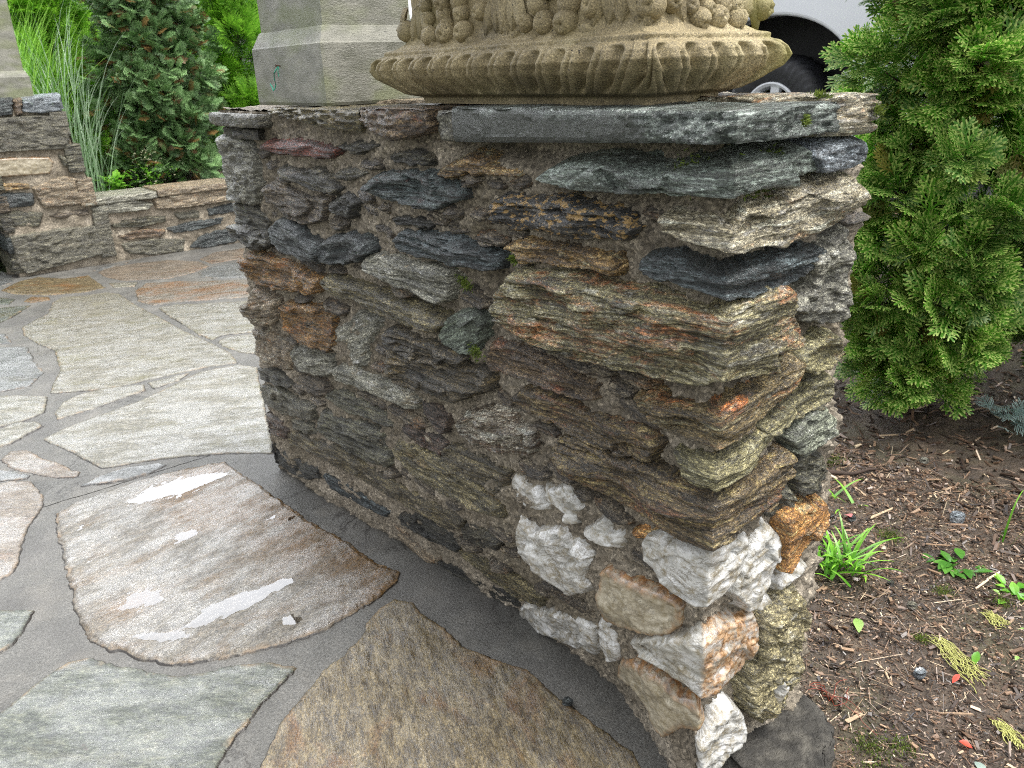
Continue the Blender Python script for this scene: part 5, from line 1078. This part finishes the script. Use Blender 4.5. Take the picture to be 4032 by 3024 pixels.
# ================================================================== mulch bed details
M_chip, t_, p_ = new_mat('wood_chips'); b_ = NB(t_)
cc_ = b_.ramp(b_.attr('tone', 2), [(0., hexc('1e1916')), (.3, hexc('41332a')), (.55, hexc('665141')), (.8, hexc('8e7660')), (1., hexc('baa88c'))])
cc_ = b_.mix(.7, cc_, b_.ramp(b_.noise(b_.map(b_.n('ShaderNodeTexCoord').outputs['Object'], (1, 1, 1)), 240, 3, .7), [(.3, .5), (.5, 1.), (.7, 1.6)]), 'MULTIPLY')
b_.l(cc_, p_.inputs['Base Color']); p_.inputs['Roughness'].default_value = .38
def chips(n, x0, x1, y0, y1, Lr, wr, tone, seed):
    r = np.random.default_rng(seed); x = r.uniform(x0, x1, n); y = r.uniform(y0, y1, n); keep = ~((x < .335) & (y > -.01)); x = x[keep]; y = y[keep]; n = len(x)
    L = r.uniform(*Lr, n)*(.5+r.uniform(0, 1, n)**2); W = r.uniform(*wr, n); T = W*r.uniform(.15, .5, n); a = r.uniform(0, np.pi*2, n); el = r.normal(0, .3, n); z = soil_z(x, y)+T*.3+r.uniform(-.001, .006, n)
    d = np.stack([np.cos(a)*np.cos(el), np.sin(a)*np.cos(el), np.sin(el)], 1); s = np.stack([-np.sin(a), np.cos(a), r.normal(0, .3, n)], 1); s /= np.linalg.norm(s, axis=1)[:, None]; u = np.cross(d, s)
    c = np.stack([x, y, z], 1); V = []
    for (i, j, k) in ((-1, -1, -1), (1, -1, -1), (1, 1, -1), (-1, 1, -1), (-1, -1, 1), (1, -1, 1), (1, 1, 1), (-1, 1, 1)):
        tp = r.uniform(.45, 1., n) if i else 1
        V.append(c+d*(i*L*r.uniform(.8, 1.1, n))[:, None]/2+s*(j*W*tp)[:, None]/2+u*(k*T)[:, None]/2)
    V = np.stack(V, 1).reshape(-1, 3); q = np.array([(0, 3, 2, 1), (4, 5, 6, 7), (0, 1, 5, 4), (1, 2, 6, 5), (2, 3, 7, 6), (3, 0, 4, 7)]); F = (q[None]+(np.arange(n)*8)[:, None, None]).reshape(-1, 4)
    return V, [F], dict(tone=np.repeat(np.clip(r.beta(1.6, 2.6, n)*1.15+tone, 0, 1), 8))
V, F, A = joinA([chips(6000, .25, 1.5, -.75, 1.0, (.006, .034), (.0018, .009), -.05, 1), chips(5000, 1.2, 2.9, -.8, 1.7, (.012, .06), (.003, .012), -.02, 2), chips(42000, .2, 1.5, -.7, .8, (.003, .012), (.001, .0035), .0, 3), chips(110, .3, 1.7, -.5, .6, (.03, .09), (.004, .010), .18, 4),
                 chips(900, .25, 1.6, -.6, .7, (.03, .12), (.0008, .002), .1, 5), chips(3500, .2, 1.6, -.7, .9, (.012, .05), (.0009, .0024), .0, 6)])
tag(mesh_np('wood_chips', V, F, M_chip, None, A, smooth=False), kind='stuff')
def gz(x, y): return float(soil_z(np.array([x]), np.array([y]))[0])
moss_obj = moss([((x, y, gz(x, y)+.004), (0, 0, 1), r) for x, y, r in ((.36, -.12, .04), (.40, -.16, .03), (.30, -.17, .05), (1.05, .20, .04), (.92, .0, .03), (1.35, .55, .06), (.7, -.05, .02), (.98, -.1, .03))], None, 'moss_patch', 260)
tag(moss_obj, kind='stuff')
base = slab('foot_rock', [(.10, -.10), (.18, -.13), (.26, -.10), (.31, -.055), (.33, .03), (.31, .08), (.08, .08), (.09, -.05)], -.06, .035, 'granite', None, 140, 'rough', .005)
tag(base, 'dark flat rock lying at the foot of the pillar corner', 'rock')
base.data.materials[0] = noisy_mat('foot_rock_stone', ['2a2927', '403e3a', '5c5952'], 30, .7, 1., .008, 110); base.data.materials[0].node_tree.nodes['Principled BSDF'].inputs['Specular IOR Level'].default_value = .25
M_day = leaf_mat('daylily_leaf', '3c7a18', '68a82c', '98cc4c', .35, .4)
plant('daylily', (.84, .22, 0), 'tuft of bright green strap leaves beside the pillar', 'plant', [('leaves', M_day, blades(70, (.82, .22, -.02), .035, (.06, .15), .0055, .8, droop=.5, tone=(.2, 1)))])
plant('daylily', (1.12, .36, 0), 'tiny pale green sprout behind the strap leaved tuft', 'plant', [('leaves', M_day, blades(12, (1.10, .40, -.02), .03, (.06, .12), .005, .8, droop=.5, tone=(.5, 1)))])
M_weed = leaf_mat('weed_leaf', '2c5a1c', '4a7e2c', '5e8a3a', .35, .25, '4a3038', .35)
plant('weed_rosette', (1.06, .04, 0), 'flat rosette weed with dark green leaves in the middle of the mulch', 'weed', [('leaves', M_weed, ovals(26, (1.05, .04, gz(1.05, .04)+.004), .035, .012, .048, .012, tilt=.2))])
plant('weed_rosette', (1.03, -.11, 0), 'small leafy weed at the right edge of the mulch', 'weed', [('leaves', M_lf, ovals(12, (1.03, -.11, gz(1.03, -.11)+.004), .02, .012, .035, .011, tilt=.25))])
M_dm = leaf_mat('dusty_miller_leaf', '7d9a94', 'a9c4bc', 'c8dcd6', .8, .2)
L_ = []; nq = 26
pp = np.array([1.97, .27, gz(1.97, .27)+.02])+rng.normal(0, .025, (nq, 3)); dd = rng.normal(0, 1, (nq, 3)); dd[:, 2] = np.abs(dd[:, 2])
plant('dusty_miller', (1.97, .27, 0), 'pale silvery blue lacy plant at the right edge', 'plant', [('leaves', M_dm, scatter((tC[0][0]*np.array([1, 1, 1]), tC[0][1], tC[0][2]), pp, dd, np.tile([0, 0, 1.], (nq, 1))+rng.normal(0, .3, (nq, 3)), np.full(nq, .075), rng.uniform(0, 1, nq), .3))])
plant('grass_blade', (1.25, -.02, 0), 'single arching green grass blade over the mulch', 'grass', [('blade', M_day, blades(3, (1.22, -.01, -.02), .008, (.16, .26), .003, .35, droop=1.1, dirc=-.7))])
M_tend = leaf_mat('yellow_catkin', 'a8a860', 'c8c87c', 'dcdc98', .7, .3)
def tendril(x, y, a, L, label):
    T = []
    for k in range(26):
        of_ = rng.normal(0, .007, 2); p = [np.array([x+of_[0], y+of_[1], gz(x, y)+.008])]; aa = a+rng.normal(0, .05)
        for i in range(9):
            aa = a+rng.normal(0, .5); q = p[-1]+np.array([math.cos(aa), math.sin(aa), 0])*L/9*rng.uniform(.7, 1.2); q[2] = gz(q[0], q[1])+.008+abs(rng.normal(0, .003)); p.append(q)
        T.append(tube_np(p, .0009, 4))
    V, F = join_np(T); tag(mesh_np('catkin', V, F, M_tend, None, dict(tone=rng.uniform(0, 1, len(V)), tip=np.zeros(len(V)), odd=np.zeros(len(V)))), label, 'catkin')
tendril(.72, -.07, -2.0, .14, 'long tangle of pale yellow threads in the middle of the mulch')
tendril(.59, -.25, -2.2, .07, 'short tangle of pale yellow threads near the lower right edge')
tendril(.90, -.10, -2.0, .05, 'little wisp of yellow threads beside the small weed')
def petal(x, y, L, wd, a, mat, name, label, cat, z=.006):
    V, F, A = ovals(1, (0, 0, 0), 0, 0, L, wd, (.5, .5), .1); V = np.array(V)
    d = V[-2]-V[1]; c = V.mean(0); V = V-c; ca, sa = math.cos(a), math.sin(a); V = np.c_[V[:, 0]*ca-V[:, 1]*sa, V[:, 0]*sa+V[:, 1]*ca, V[:, 2]*1.2]
    V[:, 2] -= V[:, 2].min(); tag(mesh_np(name, V+np.array([x, y, gz(x, y)+z]), F, mat, None, A, smooth=True), label, cat)
M_red = leaf_mat('red_petal', 'c8402e', 'd8503c', 'e06a58', .4, .3); M_pink = leaf_mat('pink_petal', 'c06a6a', 'd08080', 'e0a0a0', .4, .3)
M_lg = leaf_mat('fallen_green_leaf', '6f9444', '8fb05c', 'b0c880', .4, .3); M_gl = leaf_mat('grey_leaf', '6a7a72', '8a9a90', 'a0b0a4', .5, .2)
petal(.634, -.149, .022, .006, 1.2, M_red, 'petal', 'small orange red petal beside the long yellow threads', 'petal')
petal(.484, -.235, .022, .008, .3, M_red, 'petal', 'coral red petal lowest in the mulch', 'petal')
petal(1.03, .31, .03, .010, 2., M_pink, 'petal', 'pink petal beside the tuft of strap leaves', 'petal')
petal(.637, .06, .055, .013, 2.6, M_lg, 'fallen_leaf', 'pale green fallen leaf close to the pillar', 'leaf')
petal(.453, -.274, .045, .014, 1.2, M_gl, 'fallen_leaf', 'greyish green fallen leaf at the bottom right', 'leaf')
petal(.72, -.15, .028, .008, .2, M_day, 'fallen_leaf', 'tiny bright green leaf between the yellow threads and the petals', 'leaf')
for k, (x, y) in enumerate(((1.0, -.08), (.9, -.17), (.80, -.2))): petal(x, y, .02, .006, k, M_lg, 'leaf_scrap', ['green leaf scrap by the right edge weed', 'green leaf scrap right of the yellow threads', 'green leaf scrap near the right edge of the mulch'][k], 'leaf')
def pebble(x, y, r, pal, label, z=None, seed=1):
    an = np.linspace(0, 2*np.pi, 9, endpoint=False); rr = np.random.default_rng(seed).uniform(.8, 1.15, 9)*r
    zb = gz(x, y) if z is None else z
    o = slab('pebble', np.c_[x+np.cos(an)*rr, y+np.sin(an)*rr*.9], zb-.002, zb+r*1.1, pal, None, seed, 'facet', .0015, None, .25); tag(o, label, 'pebble'); return o
pebble(.013-.02, .298, .0115, 'slate', 'shiny dark pebble lying on the cement beside the long cream stone', 0., 171)
for k, (x, y, r, pal, lab) in enumerate(((1.03, .30, .013, 'slate', 'dark slate pebble behind the pink petal'), (.597, -.095, .014, 'bluegrey', 'blue grey pebble under the long yellow threads'), (1.25, .12, .022, 'bluegrey', 'flat grey pebble far back in the mulch'), (.98, .18, .010, 'cream', 'white pebble beside the rosette weed'),
                                     (.80, .02, .013, 'slategrey', 'grey pebble between the fallen leaf and the rosette weed'), (1.55, .35, .016, 'granite', 'pale pebble near the arborvitae'), (.86, .10, .010, 'black', 'black pebble left of the rosette weed'))):
    pebble(x, y, r, pal, lab, None, 180+k)
M_root = noisy_mat('red_roots', ['5c2214', '7a3018'], 80, .5, 0)
T = []
for k in range(4):
    p = [np.array([.335, .0, .045])+rng.normal(0, .008, 3)*(1, 1, .3)]; aa = -.55+rng.normal(0, .3)
    for i in range(9): aa += rng.normal(0, .3); q = p[-1]+np.array([math.cos(aa), math.sin(aa), 0])*.014; q[2] = max(gz(q[0], q[1])+.006, .045-.006*i if q[0] < .37 else 0); p.append(q)
    T.append(tube_np(p, .0008, 4))
V, F = join_np(T); tag(mesh_np('root_strands', V, F, M_root), 'fine red root strands spilling over the rock at the pillar foot', 'roots')
def stick(x, y, a, L, r, label, mat=None):
    p = [np.array([x, y, gz(x, y)+r])]; aa = a
    for i in range(7): aa += rng.normal(0, .06); q = p[-1]+np.array([math.cos(aa), math.sin(aa), 0])*L/7; q[2] = gz(q[0], q[1])+r*1.2; p.append(q)
    V, F = tube_np(p, np.linspace(r, r*.5, 8), 6); tag(mesh_np('twig', V, F, M_bark, None), label, 'twig')
stick(1.22, .50, -.5, .18, .008, 'pale broken twig behind the strap leaved tuft'); stick(.62, .22, -1.2, .34, .0022, 'thin twig running from the pillar past the fallen leaf'); stick(1.0, -.02, -1.1, .3, .002, 'thin twig running to the right edge below the rosette weed'); stick(.95, .1, -.3, .25, .002, 'thin twig left of the grass blade')
